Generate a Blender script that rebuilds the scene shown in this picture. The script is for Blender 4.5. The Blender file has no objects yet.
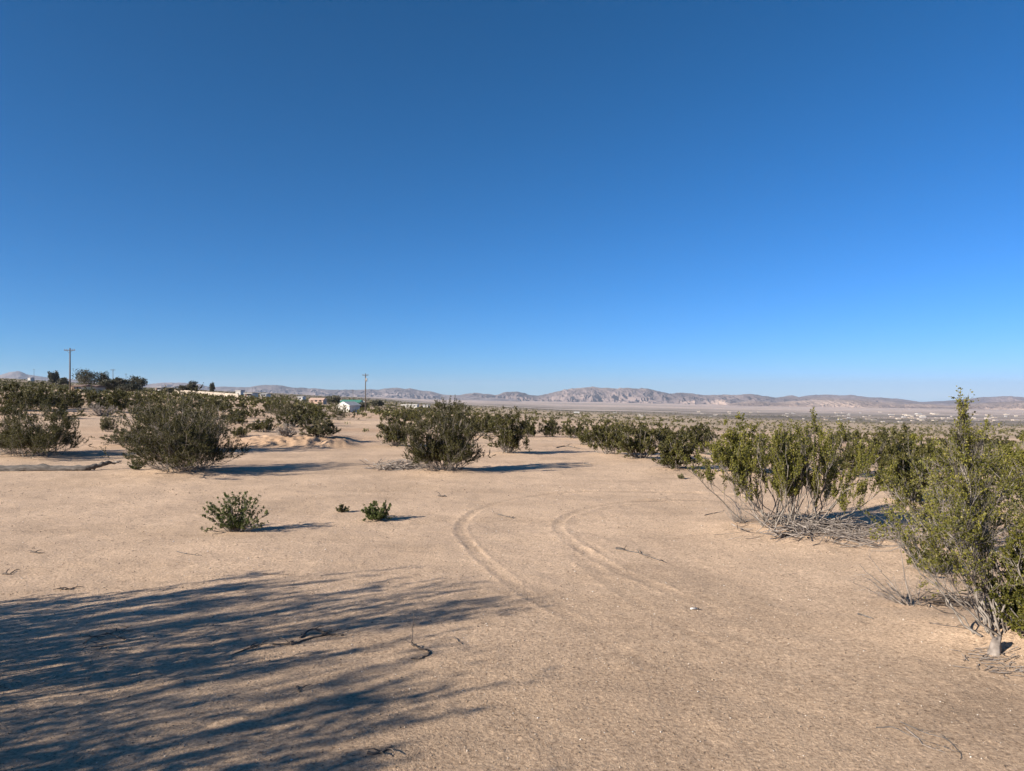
import bpy, math, random
import numpy as np
C = bpy.context.scene
COL = C.collection
RAD = math.radians

# ------------------------------------------------------------------ camera
F = 720.0          # focal length in pixels for a 1024 px wide picture
HY = 396.0         # picture row of the eye-level horizon
EYE = 1.7
cam_d = bpy.data.cameras.new('camera')
cam_d.sensor_width = 36.0
cam_d.lens = 36.0 * F / 1024.0
cam_d.shift_y = (HY - 385.5) / 1024.0
cam_d.clip_start = 0.05
cam_d.clip_end = 80000
cam = bpy.data.objects.new('camera', cam_d)
cam.location = (0, 0, EYE)
cam.rotation_euler = (RAD(90), 0, 0)
COL.objects.link(cam)
C.camera = cam

# ------------------------------------------------------------------ light
SUN_EL = 24.0
SUN_DIR = np.array([-math.cos(RAD(30)), -math.sin(RAD(30))])   # where the sun stands, on the ground plane
w = bpy.data.worlds.new('World')
C.world = w
w.use_nodes = True
nt = w.node_tree
bg = nt.nodes['Background']
sky = nt.nodes.new('ShaderNodeTexSky')
sky.sky_type = 'NISHITA'
sky.sun_disc = False
sky.sun_elevation = RAD(SUN_EL)
sky.sun_rotation = math.atan2(SUN_DIR[0], SUN_DIR[1])
sky.altitude = 2200
sky.air_density = 1.0
sky.dust_density = 0.0
sky.ozone_density = 5.0
sp_ = nt.nodes.new('ShaderNodeSeparateColor'); cb_ = nt.nodes.new('ShaderNodeCombineColor')
nt.links.new(sky.outputs[0], sp_.inputs[0])
for ch, (gam, tint) in enumerate([(1.6, 0.215), (1.06, 0.83), (1.18, 0.95)]):     # deep clear desert air
    pw = nt.nodes.new('ShaderNodeMath'); pw.operation = 'POWER'; pw.inputs[1].default_value = gam
    ml = nt.nodes.new('ShaderNodeMath'); ml.operation = 'MULTIPLY'; ml.inputs[1].default_value = tint
    nt.links.new(sp_.outputs[ch], pw.inputs[0]); nt.links.new(pw.outputs[0], ml.inputs[0]); nt.links.new(ml.outputs[0], cb_.inputs[ch])
nt.links.new(cb_.outputs[0], bg.inputs[0])
bg.inputs[1].default_value = 0.05
sd = bpy.data.lights.new('sun', 'SUN')
sd.energy = 5.0
sd.angle = RAD(0.7)
sd.color = (1.0, 0.90, 0.78)
so = bpy.data.objects.new('sun', sd)
so.rotation_euler = (RAD(90 - SUN_EL), 0, math.atan2(SUN_DIR[0], -SUN_DIR[1]))
so.location = (-30, -20, 30)
COL.objects.link(so)
C.view_settings.view_transform = 'Standard'
C.view_settings.look = 'None'
C.view_settings.gamma = 1
C.view_settings.use_curve_mapping = False
C.view_settings.exposure = 1.0
C.cycles.max_bounces = 6
C.cycles.volume_bounces = 0
C.cycles.use_denoising = True

# ------------------------------------------------------------------ numpy helpers
def _hash(ix, iy, seed):
    h = (ix.astype(np.int64) * 374761393 + iy.astype(np.int64) * 668265263 + seed * 982451653) & 0xFFFFFFFF
    h = ((h ^ (h >> 13)) * 1274126177) & 0xFFFFFFFF
    return ((h ^ (h >> 16)) & 0xFFFF) / 65535.0

def vnoise(x, y, seed=0):
    ix, iy = np.floor(x), np.floor(y)
    fx, fy = x - ix, y - iy
    u, v = fx*fx*(3-2*fx), fy*fy*(3-2*fy)
    a, b = _hash(ix, iy, seed), _hash(ix+1, iy, seed)
    c, d = _hash(ix, iy+1, seed), _hash(ix+1, iy+1, seed)
    return (a*(1-u)+b*u)*(1-v) + (c*(1-u)+d*u)*v - 0.5

def fbm(x, y, octs=4, seed=0, gain=0.5):
    s, a = np.zeros(np.broadcast(x, y).shape), 1.0
    for k in range(octs):
        s = s + a*vnoise(x*2.03**k + 13.7*k, y*2.03**k + 7.1*k, seed+k)
        a *= gain
    return s

def ridged(x, y, octs=5, seed=0):
    s, a, t = 0, 1.0, 0
    for k in range(octs):
        s = s + a*(1-2*np.abs(vnoise(x*2.07**k, y*2.07**k, seed+k))*2)
        t += a
        a *= 0.52
    return s/t

def sstep(a, b, x):
    t = np.clip((x-a)/(b-a), 0, 1)
    return t*t*(3-2*t)

# ------------------------------------------------------------------ relief of the ground
DS = np.array([3, 20, 30, 60, 150, 300, 700, 1500, 3000, 5000, 8000, 10000, 22000.])
PROF = {   # picture column -> row at which the ground at each of the depths DS appears
    -300: [None, 457.0, 430, 402, 388, 381, 376, 374, 374, 374, 374, 374, 380],
    0:    [None, 457.2, 432, 405, 391.5, 386, 381, 379, 378.6, 378.4, 378.2, 378, 386],
    80:   [None, 457.2, 433, 408, 396, 390.5, 386, 383.5, 383, 383, 383, 383, 388],
    150:  [None, 457.2, 434, 412, 400, 392.5, 390, 389, 388, 387.5, 387.5, 387.5, 390],
    250:  [None, 457.2, 435, 417, 404.5, 398.5, 395.5, 394, 393, 392.5, 392.3, 392.2, 393],
    350:  [None, 457.2, 436, 423, 415, 409.5, 402, 399, 397.8, 397.2, 397, 396.8, 396],
    450:  [None, 457.2, 436.5, 426, 418, 413.5, 409, 406.3, 404.3, 402.8, 401.3, 400.3, 398],
    600:  [None, 457.2, 438, 433.5, 427, 422, 417, 413.8, 410.8, 408, 405, 403, 399],
    750:  [None, 457.2, 443, 440, 435.5, 431, 424.5, 419, 414, 411, 408, 406, 401],
    900:  [None, 457.2, 446, 444, 440, 435.5, 429, 423, 417, 413.5, 410, 408, 402],
    1024: [None, 457.2, 449, 447, 442.5, 437.5, 431, 425, 419, 415, 411.5, 409.5, 403],
    1350: [None, 457.2, 452, 449, 445, 441, 435, 429, 422, 417, 413, 411, 404],
}
PX = np.array(sorted(PROF))
HT = np.array([[0.0 if v is None else EYE-(v-HY)*d/F for v, d in zip(PROF[p], DS)] for p in PX])
HT[:, 1] = 0.0
LD = np.log(DS)
# outer wheel rut and inner wheel rut, as picture points on level sand
def flat(px, py):
    d = EYE*F/(py-HY)
    return ((px-512)/F*d, d)
RUTS = [
 [(760, 497), (700, 493), (640, 491.5), (580, 492), (540, 495), (505, 501), (480, 509), (465, 519), (460, 530), (470, 545), (486, 561), (508, 580), (530, 597), (556, 610), (590, 630), (640, 663)],
 [(760, 503), (700, 500), (650, 500.5), (610, 504), (580, 510), (562, 518), (558, 527), (568, 539), (592, 555), (622, 571), (660, 588), (700, 606), (742, 626), (800, 655)],
 [(640, 503), (612, 507), (590, 513), (576, 520), (574, 528), (582, 538), (606, 553), (640, 570), (668, 583)],
 [(572, 545), (600, 575), (640, 605), (700, 640), (760, 672)],
 [(1010, 690), (930, 720), (850, 748), (800, 790)],
]
RUTD = [0.0065, 0.0062, 0.0028, 0.002, 0.002]
RUTW = [0.06, 0.06, 0.045, 0.05, 0.07]
def smooth_poly(pts, n=10):
    P = np.array(pts, float)
    out = []
    for i in range(len(P)-1):
        p0, p1, p2, p3 = P[max(i-1, 0)], P[i], P[i+1], P[min(i+2, len(P)-1)]
        for k in range(n):
            t = k/n
            out.append(0.5*((2*p1)+(-p0+p2)*t+(2*p0-5*p1+4*p2-p3)*t*t+(-p0+3*p1-3*p2+p3)*t**3))
    out.append(P[-1])
    return np.array(out)
RUTP = [smooth_poly([flat(*p) for p in r]) for r in RUTS]

def rut_height(x, y):
    h = np.zeros_like(x)
    m = (y > 2.5) & (y < 15) & (np.abs(x) < 8)
    if not m.any():
        return h
    X, Y = x[m], y[m]
    hh = np.zeros_like(X)
    for P, dep, wd in zip(RUTP, RUTD, RUTW):
        best = np.full(X.shape, 1e9)
        tt = np.zeros(X.shape)
        for i in range(len(P)-1):
            a, b = P[i], P[i+1]
            ab = b-a
            t = np.clip(((X-a[0])*ab[0]+(Y-a[1])*ab[1])/(ab@ab+1e-9), 0, 1)
            dd = (X-a[0]-t*ab[0])**2+(Y-a[1]-t*ab[1])**2
            u = dd < best
            best[u] = dd[u]
            tt[u] = (i+t[u])/(len(P)-1)
        q = np.sqrt(best)/wd
        q = q/(1+1.1*(1-sstep(0.05, 0.32, tt))) + 0.3*vnoise(X*11, Y*11, 5)
        fade = sstep(0, 0.03, tt)*(1+1.6*(1-sstep(0.10, 0.35, tt)))*(1-0.8*sstep(0.60, 1.0, tt))*(0.75+0.9*vnoise(X*2.2, Y*2.2, 8))
        prof = -np.exp(-(q**2)**1.5) + 0.65*np.exp(-((q-1.6)/0.42)**2)
        crumb = fbm(X*16, Y*16, 3, 51)
        hh += dep*fade*(prof*(1+1.5*crumb)+0.9*crumb*np.exp(-(q/1.9)**4))
    h[m] = hh
    return h

MOUNDS = []   # (x, y, radius, height): sand gathered under shrubs
def ground_h(x, y):
    x = np.asarray(x, float); y = np.asarray(y, float)
    sh = np.broadcast(x, y).shape
    x = np.broadcast_to(x, sh).astype(float).ravel(); y = np.broadcast_to(y, sh).astype(float).ravel()
    r = np.hypot(x, y)
    az = np.arctan2(x, y)
    azc = np.clip(az, -RAD(48), RAD(48))
    Y = np.maximum(r*np.cos(azc), 1e-3)
    px = 512+F*np.tan(azc)
    ld = np.log(np.clip(Y, DS[0], DS[-1]))
    j = np.clip(np.searchsorted(LD, ld, side='right')-1, 0, len(LD)-2)
    td = (ld-LD[j])/(LD[j+1]-LD[j])
    i = np.clip(np.searchsorted(PX, px, side='right')-1, 0, len(PX)-2)
    tx = np.clip((px-PX[i])/(PX[i+1]-PX[i]), 0, 1)
    tx = tx*0.5+0.5*tx*tx*(3-2*tx)
    dd = (np.exp(ld)-DS[j])/(DS[j+1]-DS[j])
    td = dd
    h = (HT[i, j]*(1-td)+HT[i, j+1]*td)*(1-tx) + (HT[i+1, j]*(1-td)+HT[i+1, j+1]*td)*tx
    back = sstep(RAD(70), RAD(140), np.abs(az))
    h = h*(1-back)
    # soft unevenness
    a1 = 0.035*sstep(1, 6, r)
    h = h + a1*fbm(x*0.35, y*0.35, 3, 11) + 0.010*fbm(x*2.6, y*2.6, 3, 21)
    h = h + 0.35*sstep(22, 60, r)*fbm(x*0.09, y*0.09, 4, 31)*np.clip(r/60, 0, 1)
    h = h + 6.0*sstep(500, 3000, r)*fbm(x*0.0016, y*0.0016, 4, 41)
    # the low orange bank on the left
    wnd = sstep(225, 268, px+14*vnoise(px*.05, Y))*(1-sstep(335, 365, px))
    bk = sstep(23.2, 23.75, Y+0.5*vnoise(x*1.3, x*0+3.3, 4))*(1-sstep(24.5, 33, Y))
    h = h + wnd*bk*(0.17*(1+0.8*vnoise(x*2.2, Y*1.1, 14))+0.16*fbm(x*3.1, Y*3.1, 3, 15))
    for mx, my, mr, mh in MOUNDS:
        q = ((x-mx)**2+(y-my)**2)/(mr*mr)
        k = q < 6
        if k.any():
            h[k] += mh*np.exp(-q[k]*1.3)*(1+0.5*vnoise(x[k]*3, y[k]*3, 17))
    h = h + 0.0035*sstep(1, 3, r)*ridged(x*3.3, y*3.3, 3, 19)
    h = h + rut_height(x, y)
    return h.reshape(sh)

_SD = np.concatenate([np.linspace(2.6, 60, 900), np.geomspace(60.5, 12000, 900)])
def gp(px, py, dmin=2.7):
    """ground point seen at picture position (px, py)"""
    xs = (px-512)/F*_SD
    hs = ground_h(xs, _SD)
    ys = HY+F*(EYE-hs)/_SD
    k = np.where((ys <= py) & (_SD > dmin))[0]
    if not len(k):
        k = [int(np.argmin(ys))]
    d = _SD[k[0]]
    return np.array([xs[k[0]], d, float(hs[k[0]])])

def gz(x, y):
    return float(ground_h(np.array([x]), np.array([y]))[0])

def mesh_from(name, V, Fq, mat=None, smooth=True, tone=None, col=None):
    """V (n,3), Fq: (m,k) index array or list of such arrays"""
    if not isinstance(Fq, list):
        Fq = [Fq]
    Fq = [np.asarray(f) for f in Fq if len(f)]
    me = bpy.data.meshes.new(name)
    V = np.asarray(V, np.float32)
    me.vertices.add(len(V))
    me.vertices.foreach_set('co', V.ravel())
    loops = np.concatenate([f.ravel() for f in Fq]).astype(np.int32)
    tot = np.concatenate([np.full(len(f), f.shape[1]) for f in Fq]).astype(np.int32)
    start = np.concatenate([[0], np.cumsum(tot)[:-1]]).astype(np.int32)
    me.loops.add(len(loops))
    me.loops.foreach_set('vertex_index', loops)
    me.polygons.add(len(tot))
    me.polygons.foreach_set('loop_start', start)
    me.polygons.foreach_set('loop_total', tot)
    me.polygons.foreach_set('use_smooth', np.full(len(tot), bool(smooth)))
    if tone is not None:
        at = me.attributes.new('tone', 'FLOAT', 'FACE')
        at.data.foreach_set('value', np.asarray(tone, np.float32))
    if col is not None:
        at = me.attributes.new('gcol', 'FLOAT_COLOR', 'POINT')
        at.data.foreach_set('color', np.hstack([col, np.ones((len(col), 1))]).astype(np.float32).ravel())
    me.update(calc_edges=True)
    me.validate()
    if mat:
        me.materials.append(mat)
    return me

def link(name, me, parent=None, loc=None):
    o = bpy.data.objects.new(name, me)
    COL.objects.link(o)
    if parent:
        o.parent = parent
    if loc is not None:
        o.location = loc
    return o

def tag(o, label, cat, group=None, kind=None):
    if label: o['label'] = label
    if cat: o['category'] = cat
    if group: o['group'] = group
    if kind: o['kind'] = kind
    return o

def thing(name, label, cat, loc=(0, 0, 0), rz=0, group=None):
    o = bpy.data.objects.new(name, None)
    COL.objects.link(o)
    o.location = loc
    o.rotation_euler = (0, 0, rz)
    o.empty_display_size = 0.2
    return tag(o, label, cat, group)

def tubes(P, R, k=4):
    """P (T,n,3) paths, R (T,n) radii -> verts, quads"""
    T, n, _ = P.shape
    tan = np.gradient(P, axis=1)
    tan /= np.linalg.norm(tan, axis=2, keepdims=True)+1e-9
    ref = np.where(np.abs(tan[:, :, 2:3]) > 0.8, np.array([1., 0, 0]), np.array([0, 0, 1.]))
    s = np.cross(tan, ref); s /= np.linalg.norm(s, axis=2, keepdims=True)+1e-9
    t = np.cross(tan, s)
    a = np.arange(k)/k*2*math.pi
    V = P[:, :, None, :]+R[:, :, None, None]*(np.cos(a)[None, None, :, None]*s[:, :, None, :]+np.sin(a)[None, None, :, None]*t[:, :, None, :])
    idx = np.arange(T*n*k).reshape(T, n, k)
    nx = np.roll(idx, -1, axis=2)
    q = np.stack([idx[:, :-1], nx[:, :-1], nx[:, 1:], idx[:, 1:]], axis=-1).reshape(-1, 4)
    return V.reshape(-1, 3), q

class MB:
    def __init__(s): s.V = []; s.F = {}; s.n = 0
    def add(s, V, Fq):
        V = np.asarray(V, float).reshape(-1, 3); Fq = np.asarray(Fq)
        s.V.append(V); s.F.setdefault(Fq.shape[1], []).append(Fq+s.n); s.n += len(V)
        return s
    def box(s, c, d, rz=0):
        x, y, z = [v/2 for v in d]
        V = np.array([[-x,-y,-z],[x,-y,-z],[x,y,-z],[-x,y,-z],[-x,-y,z],[x,-y,z],[x,y,z],[-x,y,z]])
        ca, sa = math.cos(rz), math.sin(rz)
        V = V@np.array([[ca, sa, 0],[-sa, ca, 0],[0, 0, 1]])+np.array(c)
        return s.add(V, [[0,3,2,1],[4,5,6,7],[0,1,5,4],[1,2,6,5],[2,3,7,6],[3,0,4,7]])
    def tube(s, pts, radii, k=6):
        P = np.array(pts, float)[None]; R = np.array(radii, float)[None]
        V, q = tubes(P, R, k)
        s.add(V, q)
        n = len(pts)
        s.F.setdefault(k, []).append(np.array([list(range(k))[::-1]])+s.n-len(V))
        s.F.setdefault(k, []).append(np.array([[(n-1)*k+i for i in range(k)]])+s.n-len(V))
        return s
    def build(s, name, mat, parent=None, loc=None, smooth=False):
        me = mesh_from(name, np.concatenate(s.V), [np.concatenate(f) for f in s.F.values()], mat, smooth)
        return link(name, me, parent, loc)

# ------------------------------------------------------------------ materials
def newmat(name):
    m = bpy.data.materials.new(name)
    m.use_nodes = True
    return m, m.node_tree.nodes, m.node_tree.links, m.node_tree.nodes['Principled BSDF']

def ramp(N, stops):
    r = N.new('ShaderNodeValToRGB')
    e = r.color_ramp.elements
    while len(e) < len(stops): e.new(0.5)
    for el, (p, c) in zip(e, stops):
        el.position = p; el.color = (*c, 1)
    return r

def simple(name, stops, scale=3.0, rough=0.85, bump=0.0, coord='Object', stretch=(1, 1, 1), detail=5):
    m, N, L, b = newmat(name)
    tc = N.new('ShaderNodeTexCoord'); mp = N.new('ShaderNodeMapping'); mp.inputs['Scale'].default_value = stretch
    no = N.new('ShaderNodeTexNoise'); no.inputs['Scale'].default_value = scale; no.inputs['Detail'].default_value = detail
    r = ramp(N, stops)
    L.new(tc.outputs[coord], mp.inputs[0]); L.new(mp.outputs[0], no.inputs[0]); L.new(no.outputs[0], r.inputs[0]); L.new(r.outputs[0], b.inputs['Base Color'])
    b.inputs['Roughness'].default_value = rough
    if bump:
        bp = N.new('ShaderNodeBump'); bp.inputs['Distance'].default_value = bump; bp.inputs['Strength'].default_value = 0.8
        L.new(no.outputs[0], bp.inputs['Height']); L.new(bp.outputs[0], b.inputs['Normal'])
    return m

def leafmat(name, stops, trans=0.25, rough=0.5):
    m, N, L, b = newmat(name)
    at = N.new('ShaderNodeAttribute'); at.attribute_name = 'tone'
    r = ramp(N, stops)
    L.new(at.outputs['Fac'], r.inputs[0])
    oi = N.new('ShaderNodeObjectInfo')
    hs = N.new('ShaderNodeHueSaturation')
    mr = N.new('ShaderNodeMapRange'); mr.inputs['To Min'].default_value = 0.78; mr.inputs['To Max'].default_value = 1.22
    L.new(oi.outputs['Random'], mr.inputs[0]); L.new(mr.outputs[0], hs.inputs['Value']); L.new(r.outputs[0], hs.inputs['Color'])
    L.new(hs.outputs[0], b.inputs['Base Color'])
    b.inputs['Roughness'].default_value = rough
    b.inputs['Specular IOR Level'].default_value = 0.2
    tr = N.new('ShaderNodeBsdfTranslucent'); L.new(hs.outputs[0], tr.inputs[0])
    mx = N.new('ShaderNodeMixShader'); mx.inputs[0].default_value = trans
    L.new(b.outputs[0], mx.inputs[1]); L.new(tr.outputs[0], mx.inputs[2])
    L.new(mx.outputs[0], N['Material Output'].inputs['Surface'])
    return m

M = {}
M['leaf'] = leafmat('creosote_leaf', [(0, (0.026, 0.028, 0.010)), (0.35, (0.060, 0.059, 0.018)), (0.7, (0.120, 0.110, 0.030)), (1, (0.25, 0.21, 0.085))])
M['leaf_bright'] = leafmat('creosote_leaf_bright', [(0, (0.040, 0.047, 0.011)), (0.35, (0.102, 0.103, 0.020)), (0.7, (0.190, 0.176, 0.033)), (1, (0.26, 0.22, 0.075))])
M['leaf_green'] = leafmat('young_leaf', [(0, (0.040, 0.055, 0.018)), (0.5, (0.095, 0.120, 0.035)), (1, (0.22, 0.22, 0.08))])
M['leaf_tan'] = leafmat('dry_leaf', [(0, (0.09, 0.08, 0.04)), (0.5, (0.16, 0.15, 0.07)), (1, (0.33, 0.28, 0.17))])
M['leaf_tree'] = leafmat('tree_leaf', [(0, (0.035, 0.040, 0.026)), (0.5, (0.075, 0.075, 0.048)), (1, (0.15, 0.135, 0.095))])
M['bark'] = simple('grey_bark', [(0.3, (0.09, 0.075, 0.062)), (0.5, (0.19, 0.165, 0.14)), (0.75, (0.34, 0.31, 0.27))], 22, 0.9)
M['dead'] = simple('dead_wood', [(0.3, (0.12, 0.10, 0.085)), (0.55, (0.25, 0.215, 0.185)), (0.8, (0.42, 0.38, 0.34))], 18, 0.9)
M['twig_dark'] = simple('dark_twig', [(0.3, (0.05, 0.038, 0.03)), (0.6, (0.12, 0.095, 0.075)), (0.8, (0.22, 0.18, 0.145))], 30, 0.9)
M['log'] = simple('weathered_log', [(0.3, (0.05, 0.043, 0.038)), (0.5, (0.11, 0.097, 0.085)), (0.8, (0.20, 0.18, 0.16))], 6, 0.95, 0.02, stretch=(1, 6, 6))
M['paint_white'] = simple('white_paint', [(0.3, (0.46, 0.44, 0.40)), (0.7, (0.60, 0.58, 0.54))], 0.5, 0.6)
M['paint_cream'] = simple('cream_stucco', [(0.3, (0.58, 0.47, 0.30)), (0.7, (0.68, 0.56, 0.37))], 0.5, 0.8)
M['paint_pink'] = simple('pink_stucco', [(0.3, (0.48, 0.33, 0.25)), (0.7, (0.58, 0.42, 0.32))], 0.5, 0.8)
M['roof_green'] = simple('green_metal_roof', [(0.3, (0.06, 0.20, 0.14)), (0.7, (0.09, 0.26, 0.19))], 0.5, 0.5)
M['roof_brown'] = simple('brown_shingle', [(0.3, (0.16, 0.10, 0.075)), (0.7, (0.24, 0.16, 0.12))], 2, 0.9)
M['roof_grey'] = simple('grey_roof', [(0.3, (0.33, 0.32, 0.31)), (0.7, (0.44, 0.43, 0.41))], 1, 0.8)
M['dark_open'] = simple('dark_glass', [(0.3, (0.02, 0.022, 0.025)), (0.7, (0.05, 0.05, 0.055))], 1, 0.2)
M['pole'] = simple('pole_wood', [(0.3, (0.07, 0.055, 0.045)), (0.7, (0.13, 0.105, 0.085))], 3, 0.9, stretch=(4, 4, .4))
M['wire'] = simple('wire_metal', [(0.3, (0.05, 0.05, 0.05)), (0.7, (0.09, 0.09, 0.09))], 3, 0.5)
M['ceramic'] = simple('glazed_insulator', [(0.3, (0.20, 0.14, 0.10)), (0.7, (0.28, 0.2, 0.15))], 3, 0.3)
M['wood_wall'] = simple('pale_block_wall', [(0.3, (0.40, 0.34, 0.27)), (0.7, (0.52, 0.45, 0.37))], 0.8, 0.9)

# sand
m, N, L, b = newmat('desert_sand')
M['sand'] = m
tc = N.new('ShaderNodeTexCoord')
at = N.new('ShaderNodeAttribute'); at.attribute_name = 'gcol'
def noise(scale, det=4, rough=0.55, stretch=None):
    n = N.new('ShaderNodeTexNoise'); n.inputs['Scale'].default_value = scale; n.inputs['Detail'].default_value = det; n.inputs['Roughness'].default_value = rough
    if stretch:
        mp = N.new('ShaderNodeMapping'); mp.inputs['Scale'].default_value = stretch
        mp.inputs['Rotation'].default_value = (0, 0, RAD(35))
        L.new(tc.outputs['Object'], mp.inputs[0]); L.new(mp.outputs[0], n.inputs[0])
    else:
        L.new(tc.outputs['Object'], n.inputs[0])
    return n
def mul(a, bsock, fac=1.0):
    mx = N.new('ShaderNodeMix'); mx.data_type = 'RGBA'; mx.blend_type = 'MULTIPLY'; mx.inputs[0].default_value = fac
    L.new(a, mx.inputs[6]); L.new(bsock, mx.inputs[7])
    return mx.outputs[2]
nf = noise(0.011, 8, 0.7); rf = ramp(N, [(0.35, (0.74, 0.73, 0.72)), (0.65, (1.16, 1.16, 1.16))]); L.new(nf.outputs[0], rf.inputs[0])
n1 = noise(0.9, 5); r1 = ramp(N, [(0.3, (0.86, 0.85, 0.84)), (0.7, (1.10, 1.09, 1.07))]); L.new(n1.outputs[0], r1.inputs[0])
n2 = noise(42, 3, 0.75); r2 = ramp(N, [(0.30, (0.46, 0.43, 0.40)), (0.43, (0.88, 0.87, 0.86)), (0.57, (1.10, 1.10, 1.10)), (0.72, (1.55, 1.55, 1.52))]); L.new(n2.outputs[0], r2.inputs[0])
n3 = noise(3.5, 6, 0.7, (1, 2.6, 1)); r3 = ramp(N, [(0.32, (0.93, 0.925, 0.92)), (0.6, (1.04, 1.04, 1.04))]); L.new(n3.outputs[0], r3.inputs[0])
vo = N.new('ShaderNodeTexVoronoi'); vo.inputs['Scale'].default_value = 38; L.new(tc.outputs['Object'], vo.inputs[0])
r4 = ramp(N, [(0.0, (0.50, 0.46, 0.43)), (0.09, (0.6, 0.57, 0.54)), (0.16, (1, 1, 1)), (1, (1, 1, 1))]); L.new(vo.outputs['Distance'], r4.inputs[0])
gt = N.new('ShaderNodeMath'); gt.operation = 'GREATER_THAN'; gt.inputs[1].default_value = 0.80
sp = N.new('ShaderNodeSeparateColor'); L.new(vo.outputs['Color'], sp.inputs[0]); L.new(sp.outputs[0], gt.inputs[0])
c1 = mul(at.outputs['Color'], r1.outputs[0]); c1 = mul(c1, rf.outputs[0]); c1 = mul(c1, r3.outputs[0]); c1 = mul(c1, r2.outputs[0])
mx = N.new('ShaderNodeMix'); mx.data_type = 'RGBA'; mx.blend_type = 'MULTIPLY'; L.new(gt.outputs[0], mx.inputs[0]); L.new(c1, mx.inputs[6]); L.new(r4.outputs[0], mx.inputs[7])
L.new(mx.outputs[2], b.inputs['Base Color'])
b.inputs['Roughness'].default_value = 0.95
b.inputs['Specular IOR Level'].default_value = 0.15
nb1 = noise(50, 4, 0.75); nb2 = noise(6, 4, 0.6)
bp1 = N.new('ShaderNodeBump'); bp1.inputs['Distance'].default_value = 0.009; bp1.inputs['Strength'].default_value = 1.0; L.new(nb1.outputs[0], bp1.inputs['Height'])
bp2 = N.new('ShaderNodeBump'); bp2.inputs['Distance'].default_value = 0.03; bp2.inputs['Strength'].default_value = 0.3; L.new(nb2.outputs[0], bp2.inputs['Height']); L.new(bp1.outputs[0], bp2.inputs['Normal'])
L.new(bp2.outputs[0], b.inputs['Normal'])

# mountain rock
def rockmat(name, lo, mid, hi):
    m, N, L, b = newmat(name)
    at = N.new('ShaderNodeAttribute'); at.attribute_name = 'gcol'
    tc = N.new('ShaderNodeTexCoord')
    n = N.new('ShaderNodeTexNoise'); n.inputs['Scale'].default_value = 0.004; n.inputs['Detail'].default_value = 8; n.inputs['Roughness'].default_value = 0.65
    L.new(tc.outputs['Object'], n.inputs[0])
    r = ramp(N, [(0.3, lo), (0.5, mid), (0.72, hi)]); L.new(n.outputs[0], r.inputs[0])
    mx = N.new('ShaderNodeMix'); mx.data_type = 'RGBA'; mx.blend_type = 'MULTIPLY'; mx.inputs[0].default_value = 1
    L.new(r.outputs[0], mx.inputs[6]); L.new(at.outputs['Color'], mx.inputs[7]); L.new(mx.outputs[2], b.inputs['Base Color'])
    b.inputs['Roughness'].default_value = 1.0; b.inputs['Specular IOR Level'].default_value = 0.05
    return m
M['rock'] = rockmat('mountain_rock', (0.75, 0.74, 0.76), (1, 1, 1), (1.25, 1.22, 1.18))

# ------------------------------------------------------------------ shrubs (generator)
def bez(a, c, b_, n):
    t = np.linspace(0, 1, n)[None, :, None]
    return (1-t)**2*a[:, None]+2*t*(1-t)*c[:, None]+t*t*b_[:, None]

def leaf_quads(rg, P, D, size, spread=0.9):
    """P (n,3) attachment, D (n,3) direction of the twig"""
    n = len(P)
    d = D/(np.linalg.norm(D, axis=1, keepdims=True)+1e-9)+spread*rg.normal(size=(n, 3))
    d /= np.linalg.norm(d, axis=1, keepdims=True)+1e-9
    s = np.cross(d, rg.normal(size=(n, 3))); s /= np.linalg.norm(s, axis=1, keepdims=True)+1e-9
    L_ = (size*rg.uniform(0.6, 1.35, n))[:, None]
    W = L_*rg.uniform(0.26, 0.45, n)[:, None]
    V = np.stack([P, P+d*L_*.5+s*W, P+d*L_, P+d*L_*.45-s*W], 1).reshape(-1, 3)
    return V, np.arange(4*n).reshape(n, 4)

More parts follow.
